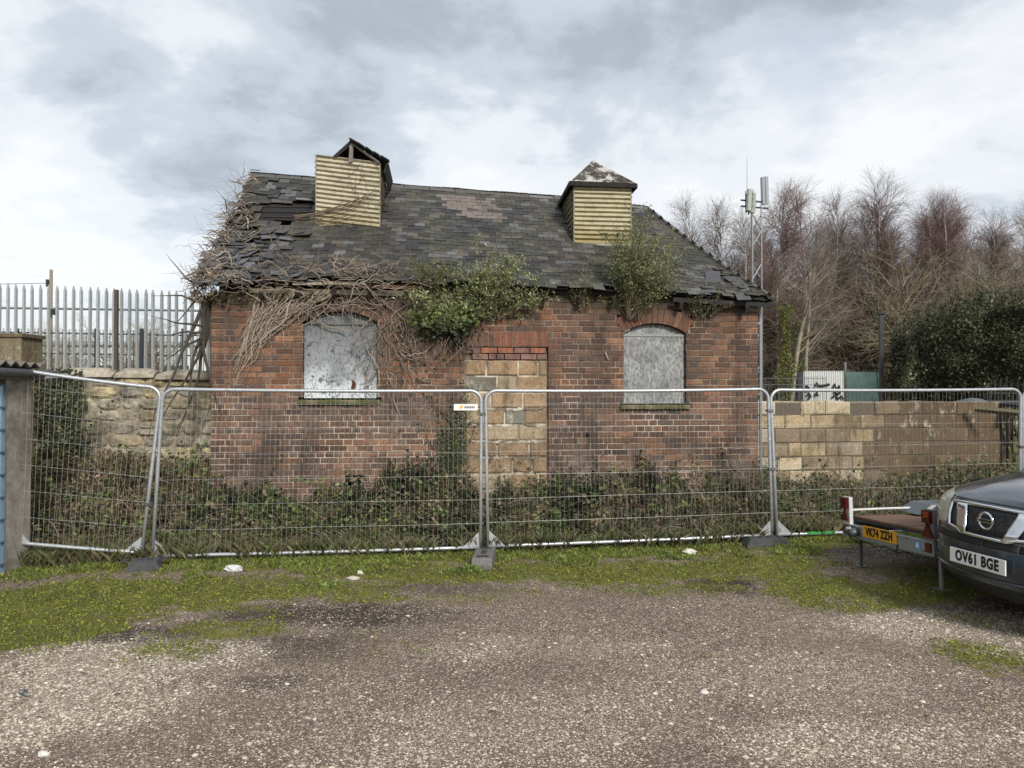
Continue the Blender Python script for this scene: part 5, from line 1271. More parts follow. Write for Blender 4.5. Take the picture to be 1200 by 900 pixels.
# ------------------------------------------------------------------ undergrowth behind the fence
def undergrowth(name, x0, x1, n, hfun, colf, label, stems, size=(.025, .055), ymin=.16, leafy=1.0, scol=(.24, .20, .15), slen=.5):
    pts = []; cc = []; root = empty(name, ((x0 + x1) / 2, fy((x0 + x1) / 2) + .8, 0), 0, label, "undergrowth"); root["kind"] = "stuff"; O = root.location
    for k in range(n):
        x = U(x0, x1); f = fy(x) + ymin; b = backY(x) - .02; t = R() ** .8; y = lerp(f, b, t); H = hfun(x, t)
        H *= max(.12, .58 + .95 * NZ(x, y, 2, .8) + .85 * NZ(x, y, 8, 2.9) + .5 * NZ(x, y, 4, 9) + .45 * R() ** 3)
        z = gh(x, y) + max(.02, H) * (1 - R() ** 1.8 * .9)
        hz = (z - gh(x, y)) / max(.05, H); cl = NZ(x, y, z, 3.0); c = colf(x, t, cl); l = (.35 + .75 * hz) * (1 + .9 * cl)  # leaves tinted darker low in the mass, shade painted in
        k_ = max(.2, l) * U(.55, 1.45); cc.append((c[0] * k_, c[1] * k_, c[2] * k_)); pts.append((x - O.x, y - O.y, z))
    for k in range(n // 260):      # leafy shoots arching out of the mass
        x = U(x0, x1); y = lerp(fy(x) + ymin + .1, backY(x) - .12, R()); p = Vector((x, y, gh(x, y) + .08)); d = Vector((U(-.8, .8), U(-.6, .2), U(.8, 1.6))).normalized(); c = ((.10, .125, .04), (.07, .09, .03), (.14, .11, .06))[int(R() * 3)]; L_ = U(.25, .6)
        for i in range(int(U(10, 26))):
            d = (d + Vector((random.gauss(0, .1), random.gauss(0, .08), -.07))).normalized(); p = p + d * L_ / 14
            if p.y < fy(p.x) + .04: p.y = fy(p.x) + .04
            if p.y > backY(p.x) - .03: p.y = backY(p.x) - .03
            for _ in range(2): pts.append((p.x - O.x + U(-.03, .03), p.y - O.y + U(-.02, .02), p.z + U(-.03, .03))); cc.append(vary(c, .4))
    n = len(pts)
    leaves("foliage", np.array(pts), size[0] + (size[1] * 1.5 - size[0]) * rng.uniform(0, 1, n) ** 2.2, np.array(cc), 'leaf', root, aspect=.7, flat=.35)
    mb = MB()
    for k in range(stems):
        x = U(x0, x1); f = fy(x) + ymin; b = backY(x) - .03; t = R(); y = lerp(f, b, t); H = hfun(x, t) * U(.6, 1.35); p = Vector((x - O.x, y - O.y, gh(x, y)))
        d = Vector((U(-1.3, 1.3), U(-.7, .4), U(.3, 1))).normalized(); m_ = 6; L = H * U(.9, 1.5) * slen * 2; pp = [p.copy()]
        for i in range(m_):
            d = (d + Vector((random.gauss(0, .28), random.gauss(0, .2), -.13))).normalized(); p = p + d * L / m_
            if p.y + O.y < f - .1: p.y = f - .1 - O.y
            pp.append(p.copy())
        r = U(.0018, .0045); mb.tube(pp, [r] * m_ + [r * .5], 3, vary(scol if R() < .7 else (.10, .06, .045), .45), cap=False)
    mb.build("bramble_stem", 'stem', root); return root
def cL(x, t, n):
    if t < .35: return (.075, .085, .028) if R() < .45 else (.105, .085, .05)
    return (.13, .095, .06) if R() < .55 else (.06, .07, .028) if R() < .6 else (.15, .12, .075)
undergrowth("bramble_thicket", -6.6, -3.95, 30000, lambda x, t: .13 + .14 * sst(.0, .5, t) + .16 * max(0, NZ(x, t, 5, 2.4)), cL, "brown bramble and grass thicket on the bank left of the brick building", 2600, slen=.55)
def cM(x, t, n):
    k = R()
    if NZ(x, t * 2, 3, 1.7) > .12 and k < .7: return (.13, .105, .065) if k < .45 else (.10, .11, .045)
    if x < -1.2 and t < .6 and k < .4: return (.10, .115, .035)
    if x > 1.2: return (.095, .08, .055) if k < .45 else (.034, .043, .02)
    return (.026, .037, .017) if k < .74 else (.055, .065, .028) if k < .87 else (.10, .085, .055)
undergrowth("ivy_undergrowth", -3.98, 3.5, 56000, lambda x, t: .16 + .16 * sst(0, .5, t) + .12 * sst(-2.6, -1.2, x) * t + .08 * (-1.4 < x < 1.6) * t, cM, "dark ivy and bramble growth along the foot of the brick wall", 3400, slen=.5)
def cR(x, t, n): return (.045, .05, .026) if R() < .4 else (.12, .095, .06) if R() < .75 else (.10, .12, .04)
undergrowth("mixed_undergrowth", 3.5, 9.2, 30000, lambda x, t: .16 + .16 * sst(0, .5, t), cR, "mixed weeds and dead stems between the fence and the block wall", 3000, slen=.5)
# taller pale dead stems behind panel three
mb = MB()
for k in range(420):
    x = U(1.2, 5.6) if R() < .75 else U(-6, -4); y = lerp(fy(x) + .25, backY(x) - .15, R()); z = gh(x, y); h = U(.35, .78); l = U(-.1, .1)
    mb.tube([(x, y, z), (x + l * .5, y - .02, z + h * .5), (x + l * 1.4 + U(-.05, .05), y - .04, z + h)], [.003, .0025, .001], 3, vary((.25, .21, .15), .35), cap=False)
o = mb.build("dead_weed_stems", 'stem'); tag(o, "tall dry dead weed stems standing behind the fence", "weeds", kind="stuff")
# grass tufts by blades
def grass(name, spec, label):
    V = []; C_ = []
    for (n, xf, hmin, hmax, col, tests) in spec:
        k = 0
        while k < n:
            x, y = xf(); k += 1
            if tests and not tests(x, y): continue
            z = gh(x, y) - .005; a = U(0, 6.28); h = U(hmin, hmax); w_ = min(U(.002, .0042), h * .035 + .001) * (.6 if h > .09 else 1); l = h * U(.2, .9); b = U(0, 6.28); dx, dy = math.cos(a) * w_, math.sin(a) * w_; lx, ly = math.cos(b) * l, math.sin(b) * l
            V += [(x - dx, y - dy, z), (x + dx, y + dy, z), (x + lx * .95 + dx * .25, y + ly * .95 + dy * .25, z + h * .9), (x + lx * .4 - dx * .7, y + ly * .4 - dy * .7, z + h * .6)]
            q = col[int(R() * len(col))]; s = U(.6, 1.4); C_.append((q[0] * s, q[1] * s, q[2] * s))
    V = np.array(V, dtype=np.float32); n = len(V) // 4; me = bpy.data.meshes.new(name); me.vertices.add(4 * n); me.vertices.foreach_set("co", V.ravel()); me.loops.add(4 * n); me.polygons.add(n)
    me.loops.foreach_set("vertex_index", np.arange(4 * n, dtype=np.int32)); me.polygons.foreach_set("loop_start", np.arange(0, 4 * n, 4, dtype=np.int32)); me.update(calc_edges=True)
    at_ = me.color_attributes.new("tint", 'FLOAT_COLOR', 'POINT'); Q = np.ones((n, 4, 4), dtype=np.float32); Q[:, :, :3] = np.array(C_)[:, None, :]; at_.data.foreach_set("color", Q.ravel())
    me.materials.append(M['grass']); o = bpy.data.objects.new(name, me); COL.objects.link(o); tag(o, label, "grass", kind="stuff"); return o
GC = [(.09, .13, .024), (.15, .19, .034), (.21, .20, .09), (.065, .09, .02), (.19, .21, .035)]
def strip():
    x = U(-6, 8.5); return x, fy(x) + .25 - 1.05 * R() ** 1.5
grass("grass", [(95000, strip, .02, .075, GC, lambda x, y: NZ(x, y, 1, 1.5) * .9 + .5 * NZ(x, y, 4, 5) + .35 > (fy(x) - y) * 1.1 - .1),
      (60000, lambda: (U(-5.3, 1.5), U(5.2, 8.5)), .010, .038, GC, lambda x, y: msk(MOSS, x, y) * R() ** .5 > .42 + .5 * NZ(x, y, 2, 2.6)),
      (45000, lambda: (U(1.5, 7.5), U(5.2, 9.4)), .010, .038, GC, lambda x, y: msk(MOSS, x, y) * R() ** .5 > .42 + .5 * NZ(x, y, 2, 2.6))], "short green grass along the foot of the fence")
# flat little leaves of clover and moss
pts = []; cc = []
for k in range(150000):
    x = U(-5.4, 7.5); y = U(5.0, 9.8)
    if y > fy(x) + .2: continue
    mk = mossy(x, y)
    if mk * (.45 + .55 * R()) < .42 + .6 * NZ(x, y, 6, 3.2) + .25 * NZ(x, y, 6, 11): continue
    pts.append((x, y, gh(x, y) + U(.002, .018))); c = ((.16, .19, .022), (.10, .14, .02), (.22, .22, .03), (.10, .09, .04))[int(R() * 4)]; cc.append(vary(c, .4))
o = leaves("ground_cover", np.array(pts), rng.uniform(.008, .024, len(pts)), np.array(cc), 'leaf', None, aspect=.8, flat=1.2); tag(o, "low moss and clover creeping over the gravel", "ground cover", kind="stuff")
def rough():
    x = U(-5.6, 8.5); return x, fy(x) + U(.1, 1.3) * (R() ** .6)
grass("rough_grass", [(70000, rough, .08, .27, [(.075, .085, .03), (.11, .10, .05), (.06, .08, .024), (.16, .14, .085), (.08, .065, .04)], lambda x, y: y < backY(x) - .05 and .12 + NZ(x, y, 8, 1.1) * 1.2 + .5 * NZ(x, y, 2, 4) + .15 * (x < -2) > (y - fy(x)) * .45 - .12)], "long rough grass and dead blades behind the temporary fence")
# leafy weeds
def weed(px, py, s, label, h=.3, n=260, col=(.13, .20, .05), behind=0.0):
    q = gnd(px, py); q.y += behind; root = empty("weed_plant", (q.x, q.y, gh(q.x, q.y)), 0, label, "weed", "leafy weeds by the fence"); mb = MB(); pts = []
    for k in range(int(26 * s)):
        d = Vector((U(-.7, .7), U(-.5, .3), 1)).normalized(); L = h * U(.5, 1.1); b = Vector((random.gauss(0, .13 * s), random.gauss(0, .06), 0)); mb.tube([b, b + d * L * .5, b + d * L + Vector((0, 0, -.02))], [.003, .0025, .001], 3, (.14, .16, .05), cap=False)
        for _ in range(int(n / 26)): t = U(.2, 1); p = b + d * L * t; pts.append((p.x + random.gauss(0, .03), p.y + random.gauss(0, .03), p.z))
    mb.build("stem", 'stem', root); leaves("foliage", np.array(pts), rng.uniform(.02, .045, len(pts)), np.array([col]) * rng.uniform(.5, 1.4, (len(pts), 1)), 'leaf', root, flat=.4)
weed(650, 645, 1.6, "fern like light green weed just right of the middle fence joint", .30, 420, behind=.22)
weed(700, 648, .9, "small green weed behind the fence, right of the fern like one", .22, 260, behind=.2)
weed(975, 625, 1.1, "bright green weed beside the trailer's left end", .42, 320, (.11, .17, .05), behind=.25)
weed(545, 672, .8, "low green weed in the grass left of the middle fence foot", .12, 300, (.12, .17, .04))
weed(790, 655, .9, "low green weed in the grass by the white litter", .10, 300, (.12, .17, .04))
weed(382, 688, .6, "small bright green tuft at the edge of the gravel", .08, 220, (.15, .20, .05))
# ------------------------------------------------------------------ loose stones
N = 70000; V = []; FCS = []; C_ = []
ico = [(0, 0, 1), (.9, .1, .1), (.2, .9, -.1), (-.85, .35, .1), (-.45, -.8, -.05), (.5, -.75, .1)]
cnt = 0; k = 0
while cnt < N:
    y = 3.2 + 5.6 * R() ** 1.7; x = U(-.74, .74) * y
    if x < -5.2: continue
    d_ = .22 + 1.0 * msk(PALE, x, y) + .5 * NZ(x, y, 1, 1.7) - .25 * msk(DARK, x, y) - 1.1 * mossy(x, y)
    if R() > d_ + .05: continue
    big_ = R() < .012; s = U(.012, .024) if big_ else (.0028 + .0075 * R() ** 2.2) * (1.35 if msk(PALE, x, y) > .4 else 1); b = len(V); z = gh(x, y); an = U(0, 6.28); c_, s_ = math.cos(an), math.sin(an); q = U(.6, 1.2)
    for (a, b2, c) in ico: V.append((x + s * (a * c_ - b2 * s_ * q), y + s * (a * s_ + b2 * c_ * q), z + s * (.1 + .45 * c)))
    FCS += [(b, b + 1, b + 2), (b, b + 2, b + 3), (b, b + 3, b + 4), (b, b + 4, b + 5), (b, b + 5, b + 1)]
    g = R(); cc = (.50, .44, .34) if g < .40 else (.27, .215, .165) if g < .75 else (.15, .11, .085) if g < .92 else (.62, .58, .50)
    cc = vary(cc, .2); C_ += [cc] * 6; cnt += 1
mb = MB(); mb.v = V; mb.f = FCS; mb.c = C_; o = mb.build("gravel", 'pebble'); tag(o, "loose pale stones scattered over the yard", "gravel", kind="stuff")
pts = []
for k in range(5200):
    x = U(-5.2, 6.8); y = U(4.2, 9.2)
    if y > fy(x) + .1 or R() > .08 + .9 * sst(1.8, .2, fy(x) - y): continue
    pts.append((x, y, gh(x, y) + U(.008, .03)))
o = leaves("fallen_leaves", np.array(pts), rng.uniform(.012, .045, len(pts)), np.array([(.13, .095, .05)]) * rng.uniform(.3, 1.9, (len(pts), 1)), 'leaf', None, aspect=.6, flat=1.6); tag(o, "dead leaves and bits of bark strewn in front of the fence", "dead leaves", kind="stuff")
# ------------------------------------------------------------------ litter
def lump(name, px, py, sx, sy, sz, col, label, cat, mat='plastic'):
    q = gnd(px, py); mb = MB(); vs = []; fs = []; A1, B1 = 12, 7
    for j in range(B1 + 1):
        for i in range(A1): t = math.pi * j / B1; a = 2 * math.pi * i / A1; d = Vector((math.sin(t) * math.cos(a), math.sin(t) * math.sin(a), math.cos(t))); d *= 1 + .45 * NZ(d.x * 2 + px, d.y * 2, d.z * 2, 1.3); vs.append((d.x * sx, d.y * sy, max(-.2, d.z) * sz))
    fs = [(j * A1 + i, j * A1 + (i + 1) % A1, (j + 1) * A1 + (i + 1) % A1, (j + 1) * A1 + i) for j in range(B1) for i in range(A1)]
    mb.add(vs, fs, col); o = mb.build(name, mat, None, False, True); o.location = (q.x, q.y, gh(q.x, q.y) + sz * .3); tag(o, label, cat)
mb = MB()
lump("plastic_bag", 274, 669, .10, .055, .05, (.55, .56, .57), "crumpled white plastic bag on the grass near the left end of the fence", "litter")
lump("paper_scrap", 808, 649, .08, .05, .045, (.60, .58, .52), "crumpled off white scrap in the grass below the right window", "litter")
lump("pale_stone", 422, 672, .035, .03, .03, (.60, .57, .50), "small white stone in the grass, left of centre", "stone", 'pebble')
lump("pale_stone", 414, 678, .07, .04, .02, (.50, .46, .40), "flat pale stone beside the small white one", "stone", 'pebble')
lump("pale_stone", 51, 884, .03, .025, .018, (.62, .60, .55), "white stone at the bottom left corner of the gravel", "stone", 'pebble')
lump("pale_stone", 825, 812, .028, .022, .016, (.60, .57, .52), "white stone lying alone in the middle of the gravel", "stone", 'pebble')
q = gnd(24, 815); mb = MB(); mb.tube([(0, 0, .01), (.02, .03, .02), (.0, .06, .012), (-.03, .04, .02), (-.01, .0, .015), (.05, -.03, .012), (.08, -.02, .008)],   .0035, 5, (.02, .07, .10)); o = mb.build("twine_scrap", 'plastic'); o.location = (q.x, q.y, gh(q.x, q.y)); tag(o, "scrap of blue twine on the pale gravel at the left", "litter")

# ------------------------------------------------------------------ trailer
T0 = Vector((3.775, 7.30, 0)); tang = math.atan2(-.15, .98) + math.pi / 2 * 0
# local x: along the trailer away from its tail (to the right, behind the car); local y: across, away from the camera
TD = Vector((.98, .15, 0)).normalized(); tz = math.atan2(TD.y, TD.x); ROLL = -.048
root = empty("flatbed_trailer", T0, 0, "small galvanised flatbed trailer with a plywood deck parked beside the dark car", "trailer"); root.rotation_euler = (ROLL, 0, tz)
HW = .69; ZB0, ZB1 = .385, .52; g = (.36, .39, .41)
def tbox(name, c, s, col, mat='galv', parent=None, rot=None): mb = MB(); mb.box(c, s, col, rot); return mb.build(name, mat, parent or root)
tbox("tail_beam", (0, 0, (ZB0 + ZB1) / 2), (.05, 2 * HW, ZB1 - ZB0), g)
for s in (-1, 1):
    tbox("side_beam", (1.25, s * (HW - .06), .49), (2.45, .05, .11), (.30, .32, .34))
tbox("headboard", (2.48, 0, .62), (.04, 2 * HW - .05, .28), g)
mb = MB()
for k in range(9): wdk = (2 * HW - .08) / 9; mb.box((1.27, -HW + .04 + wdk * (k + .5), .590 + U(-.002, .002)), (2.42 - U(0, .02), wdk - .006, .022), (.2, .13, .09))
dk = mb.build("deck", 'ply', root)
mb = MB(); mb.box((1.27, 0, .565), (2.44, 2 * HW - .05, .02), (.04, .04, .042))
for k in range(5): mb.box((.3 + k * .5, 0, .53), (.05, 2 * HW - .1, .05), (.05, .05, .055))
mb.build("cross_member", 'paintmetal', root)
mb = MB(); mb.tube([(.03, HW - .05, .60), (.06, HW - .05, .665), (.5, HW - .05, .67), (.98, HW - .05, .67), (1.03, HW - .05, .60)], .013, 8, (.62, .62, .60)); mb.build("hoop_rail", 'paintmetal', root, True)
for s in (-1, 1):
    y = s * (HW - .06)
    tbox("light_bracket", (.0, y, .66), (.04, .12, .30), (.55, .56, .55) if s > 0 else (.16, .16, .165), 'paintmetal')
    L = tbox("tail_light", (-.035, y, .745), (.04, .10, .115), (.3, .02, .02), 'redlens')
    if s < 0: tbox("indicator_lens", (-.058, y - .015, .765), (.01, .06, .055), (.5, .2, .05), 'amber', L)
    mb = MB(); mb.prism([(y - .075, .555), (y + .075, .555), (y, .685)], lambda a, b, d: (d, a, b), -.045, -.03); mb.build("reflector_triangle", 'redlens', root)
    tbox("rear_reflector", (-.034, y + s * .0, .46), (.018, .07, .085), (.2, .02, .02), 'redlens')
mb = MB(); mb.box((0, 0, 0), (.01, .525, .115)); pl = mb.build("number_plate", 'yellow', root); pl.location = (-.034, .065, .482); pl.rotation_euler = (0, 0, 0)
for k, yy in enumerate((-.62, -.56, .30, .36, -.33, .60)):
    mb = MB(); mb.tube([(-.025, yy, .50 - .08 * (k % 2)), (-.034, yy, .50 - .08 * (k % 2))], .010, 6, (.22, .2, .18)); mb.build("bolt", 'galv', root)
mb = MB(); mb.tube([(-.01, -.6 + 1.2 * k / 14, .37 - .035 * math.sin(math.pi * k / 3.5) ** 2) for k in range(15)], .005, 5, (.015, .015, .015)); mb.build("wiring", 'rubber', root)
mb = MB(); mb.box((-.028, 0, ZB1 - .004), (.02, 2 * HW, .008), (.42, .44, .45)); mb.box((-.028, 0, ZB0 + .004), (.02, 2 * HW, .008), (.25, .27, .28)); mb.build("beam_lip", 'galv', root)
TX = Matrix(((0, 0, -1, 0), (-1, 0, 0, 0), (0, 1, 0, 0), (0, 0, 0, 1)))   # text x -> -y, text y -> z, out -> -x
text_obj("plate_lettering", "VK74 ZZH", .079, 'ink', pl, Matrix.Translation((-.0065, 0, 0)) @ TX, xs=.74, bold=.0048)
tbox("round_sticker", (-.0275, -.48, .462), (.004, .075, .075), (.12, .30, .55), 'plastic'); mb = MB(); mb.box((-.031, -.48, .475), (.002, .018, .02), (.7, .72, .74)); mb.box((-.031, -.48, .452), (.002, .034, .026), (.7, .72, .74)); mb.build("sticker_figure", 'plastic', root)
for yy, xx in ((-.66, .06), (.47, .03)):
    mb = MB(); mb.tube([(xx, yy, ZB0 + .05), (xx, yy, .085)], .02, 6, (.10, .10, .10) if yy > 0 else (.22, .22, .22)); mb.box((xx, yy, .09), (.09, .12, .01), (.2, .2, .19)); mb.build("prop_stand", 'galv', root)
mb = MB(); mb.tube([(-.03, .43, .455), (-.12, .43, .45)], .045, 10, (.13, .13, .14)); mb.tube([(-.03, .52, .475), (-.1, .52, .475)], .03, 8, (.35, .35, .36)); mb.build("clamp_knob", 'galv', root, True)
mb = MB(); mb.tube([(-.03, -.2, .42), (-.04, -.2, .36), (-.03, -.16, .345), (-.02, -.13, .365)], .009, 6, (.03, .03, .03)); mb.build("rope_hook", 'paintmetal', root)
for s in (-1, 1):
    w0 = empty("wheel", (1.45, s * (HW + .13), .26)); w0.parent = root
    mb = MB(); mb.tube([(0, -.075, 0), (0, -.055, 0), (0, .055, 0), (0, .075, 0)], [.22, .255, .255, .22], 28, (.015, .015, .015)); mb.build("tyre", 'rubber', w0, True)
    mb = MB(); mb.tube([(0, s * .07, 0), (0, s * .08, 0)], [.14, .12], 20, (.40, .41, .42)); mb.build("rim", 'galv', w0, True)
    pr = [(-.52, .10), (-.36, .30), (.36, .30), (.52, .10)]; mb = MB()
    for (a, b), (c, d) in zip(pr, pr[1:]): mb.add([(1.45 + a, s * (HW + .03), .26 + b), (1.45 + c, s * (HW + .03), .26 + d), (1.45 + c, s * (HW + .26), .26 + d), (1.45 + a, s * (HW + .26), .26 + b), (1.45 + a, s * (HW + .03), .275 + b), (1.45 + c, s * (HW + .03), .275 + d), (1.45 + c, s * (HW + .26), .275 + d), (1.45 + a, s * (HW + .26), .275 + b)], [(0, 3, 2, 1), (4, 5, 6, 7), (0, 1, 5, 4), (1, 2, 6, 5), (2, 3, 7, 6), (3, 0, 4, 7)], (.55, .57, .58))
    mb.build("mudguard", 'galv', root)
mb = MB(); mb.tube([(2.45, 0, .48), (3.5, 0, .46)], .04, 6, (.3, .32, .34)); mb.build("drawbar", 'galv', root)
# grey moulded case lying on the trailer's far side
root = empty("toolbox", T0 + TD * 1.0 + Vector((-.10, .55, .60)), tz, "dark grey and silver equipment case lying on the far side of the trailer deck", "case")
mb = MB(); mb.prism([(-.30, 0), (-.14, .105), (.5, .105), (.5, 0)], lambda a, b, d: (a, d, b), -.1, .2, (.11, .125, .135)); mb.build("body", 'paintmetal', root)
mb = MB(); mb.prism([(-.23, .03), (-.13, .10), (-.07, .10), (-.17, .028)], lambda a, b, d: (a, d, b), -.112, -.1, (.55, .56, .57)); mb.box((.15, -.108, .045), (.36, .012, .06), (.36, .38, .39)); mb.build("panel", 'paintmetal', root)

# ------------------------------------------------------------------ car
CD = Vector((.98, .2, 0)).normalized(); cz_ = math.atan2(CD.y, CD.x)
car = empty("parked_car", (3.70, 5.76, .08), cz_, "dark blue grey four wheel drive car seen from its front corner at the right edge", "car")
CW, CL = .925, 4.74
def cfrac(z):     # plan depth and width by height
    x0 = interp([(.2, .16), (.34, .03), (.50, .0), (.62, .015), (.72, .05), (.80, .085), (.92, .13), (.97, .19), (1.02, .30)], z); w_ = interp([(.2, .86), (.4, .91), (.7, .925), (.95, .90), (1.02, .86)], z); return x0, w_
NEXP = 2.25; CA = .80
def S(th, z, out=0.0):
    """point of the car's nose: th = -90..90 degrees round the front, z height"""
    x0, w_ = cfrac(z); s, c = math.sin(th), math.cos(th); y = w_ * math.copysign(abs(s) ** (2 / NEXP), s); x = x0 + (CA - .15 * sst(.6, 1.0, z)) * (1 - max(0, c) ** (2 / NEXP))
    nrm = Vector((-max(.05, c), s * .8, 0)).normalized() * out; return Vector((x + nrm.x, y + nrm.y, z))
def thy(y, z=.8): w_ = cfrac(z)[1]; return math.copysign(math.asin(min(1, (abs(y) / w_) ** (NEXP / 2))), y)
def Y(y, z, out=0.0): return S(thy(y, z), z, out)
zl = [.22, .28, .34, .42, .50, .58, .64, .70, .76, .82, .88, .93, .965, .99]; NT = 36
mb = MB(); vs = []
ths = [math.pi / 2 * (2 * i / NT - 1) for i in range(NT + 1)]
for z in zl:
    for t in ths: vs.append(S(t, z))
W_ = NT + 1
mb.add(vs, [(j * W_ + i, (j + 1) * W_ + i, (j + 1) * W_ + i + 1, j * W_ + i + 1) for j in range(len(zl) - 1) for i in range(NT)])
# bonnet
vs = []; NBX = 14
edge = [S(t, .99) for t in ths]
for j in range(NBX + 1):
    t = j / NBX
    for i in range(W_):
        e = edge[i]; xr = 1.42; yb = lerp(-.88, .88, i / NT); x = lerp(e.x, xr, t); y = lerp(e.y, yb, t ** .7)
        zc = .99 + .145 * math.sin(min(1, t * 1.0) * math.pi / 2) ** .75 * (1 - .30 * abs(y / .9) ** 3) + .012 * math.exp(-((abs(y) - .50) / .05) ** 2) * t + .018 * (abs(y) < .47) * sst(.0, .3, t) * sst(.47, .40, abs(y))
        if abs(y) > .7: zc -= .0 * t
        vs.append((x, y, zc if j else .99))
mb.add(vs, [(j * W_ + i, (j + 1) * W_ + i, (j + 1) * W_ + i + 1, j * W_ + i + 1) for j in range(NBX) for i in range(NT)])
body = mb.build("body", 'paint', car, True)
# sides and rear of the body
for s in (-1, 1):
    mb = MB(); vs = []; xs_ = np.linspace(.80, CL, 30); zs_ = [.30, .45, .60, .75, .90, 1.0, 1.10]
    def arch(x, z):
        for wx in (.92, 3.77):
            r = .44; dx = x - wx
            if abs(dx) < r: return max(z, .36 + math.sqrt(r * r - dx * dx) - .0)
        return z
    for z in zs_:
        for x in xs_: zz = lerp(arch(x, .30), 1.03 + .07 * sst(.8, 2.0, x), (z - .30) / .8); y_ = (.925 - .035 * ((zz - .6) / .5) ** 2 - .06 * sst(4.2, 4.74, x)); vs.append((x, s * y_, zz))
    n = len(xs_); fs = [(j * n + i, j * n + i + 1, (j + 1) * n + i + 1, (j + 1) * n + i) for j in range(len(zs_) - 1) for i in range(n - 1)]
    mb.add(vs, fs if s < 0 else [f_[::-1] for f_ in fs]); mb.build("side_panel", 'paint', car, True)
    for wx in (.92, 3.77):
        w0 = empty("wheel", (wx, s * .80, .36)); w0.parent = car
        mb = MB(); mb.tube([(0, -.12, 0), (0, -.09, 0), (0, .09, 0), (0, .12, 0)], [.31, .36, .36, .31], 40, (.012, .012, .012)); mb.build("tyre", 'rubber', w0, True)
        mb = MB()
        for k in range(6): a = k * math.pi / 3; mb.box((.12 * math.cos(a), s * .115, .12 * math.sin(a)), (.22, .02, .06), (.4, .41, .42), Matrix.Rotation(-a, 3, 'Y'))
        mb.tube([(0, s * .10, 0), (0, s * .105, 0)], [.235, .06], 24, (.06, .06, .065)); mb.build("rim", 'galv', w0)
mb = MB(); pr = [(1.30, 1.08), (2.05, 1.70), (2.4, 1.77), (4.3, 1.75), (4.55, 1.62), (4.72, 1.10)]
vs = []
for (x, z) in pr:
    wt = lerp(.88, .70, (z - 1.08) / .7)
    for k in range(9): t = k / 8 * 2 - 1; vs.append((x - .05 * (1 - t * t) * (x < 2.2), wt * t, z + .03 * (1 - t * t) * (z > 1.5)))
fs = [(j * 9 + i, (j + 1) * 9 + i, (j + 1) * 9 + i + 1, j * 9 + i + 1) for j in range(len(pr) - 1) for i in range(8)]
mb.add(vs, fs[8:32]); mb.build("roof", 'paint', car, True)
mb = MB(); mb.add(vs, fs[:8]); mb.build("windscreen", 'glass', car, True)
mb = MB(); mb.add(vs, fs[32:]); mb.build("rear_window", 'glass', car, True)
for s in (-1, 1):
    mb = MB(); mb.add([(x, s * lerp(.88, .70, (z - 1.08) / .7), z) for x, z in pr] + [(4.72, s * .88, 1.08), (1.3, s * .88, 1.06)], [tuple(range(8)) if s < 0 else tuple(range(7, -1, -1))]); mb.build("side_window", 'glass', car)
mb = MB(); mb.add([(CL, -.86, .3), (CL, .86, .3), (CL, .86, 1.1), (CL, -.86, 1.1)], [(0, 1, 2, 3)]); mb.build("tailgate", 'paint', car)
mb = MB(); mb.box((2.5, 0, .32), (4.0, 1.5, .12), (.01, .01, .01)); mb.box((.9, 0, .6), (1.0, 1.3, .5), (.008, .008, .008)); mb.build("underbody", 'black', car)
def patch(name, poly, out, mat, parent=None, sub=8, depth=.012):
    """a raised panel on the nose: poly of (y, z), four corners, mapped on the curved surface"""
    mb = MB(); (a, b, c, d) = poly; vs = []; N_ = sub
    for lay in (out, out - depth):
        for j in range(5):
            for i in range(N_ + 1):
                u, v = i / N_, j / 4; y = lerp(lerp(a[0], b[0], u), lerp(d[0], c[0], u), v); z = lerp(lerp(a[1], b[1], u), lerp(d[1], c[1], u), v); vs.append(Y(y, z, lay))
    W2 = N_ + 1; K = 5 * W2
    fs = [(j * W2 + i, (j + 1) * W2 + i, (j + 1) * W2 + i + 1, j * W2 + i + 1) for j in range(4) for i in range(N_)]
    rim_ = [i for i in range(W2)] + [j * W2 + N_ for j in range(1, 5)] + [4 * W2 + i for i in range(N_ - 1, -1, -1)] + [j * W2 for j in range(3, 0, -1)]
    fs += [(p, q_, K + q_, K + p) for p, q_ in zip(rim_, rim_[1:] + rim_[:1])]
    mb.add(vs, fs); return mb.build(name, mat, parent or car, True, fix=True)
def line(name, pts, r, mat, parent=None, out=.008, closed=True, sub=5, n=6):
    P_ = []
    L_ = pts + ([pts[0]] if closed else [])
    for (a, b), (c, d) in zip(L_, L_[1:]):
        for k in range(sub): t = k / sub; P_.append(Y(lerp(a, c, t), lerp(b, d, t), out))
    if not closed: P_.append(Y(*L_[-1], out))
    mb = MB(); mb.tube(P_, r, n, (.7, .7, .7), closed=closed); return mb.build(name, mat, parent or car, True)
gz0, gz1 = .715, .915
gp = patch("grille", [(-.40, gz0), (.40, gz0), (.44, gz1), (-.44, gz1)], .004, 'grille', sub=20)
line("grille_surround", [(-.44, gz1), (-.3, gz1 + .008), (.0, gz1 + .012), (.3, gz1 + .008), (.44, gz1), (.44, gz1 - .1), (.39, gz0 + .012), (.28, gz0), (.22, gz0 - .022), (-.22, gz0 - .022), (-.28, gz0), (-.39, gz0 + .012), (-.44, gz1 - .1)], .015, 'chrome', gp, .012)
for s in (-1, 1):
    patch("grille_strut", [(s * .17, gz0 - .02), (s * .27, gz0 - .012), (s * .36, gz1), (s * .24, gz1 + .004)], .026, 'chrome', gp)
bg_ = empty("badge", (0, 0, 0)); bg_.parent = car; bc = Y(0, .82, .028)
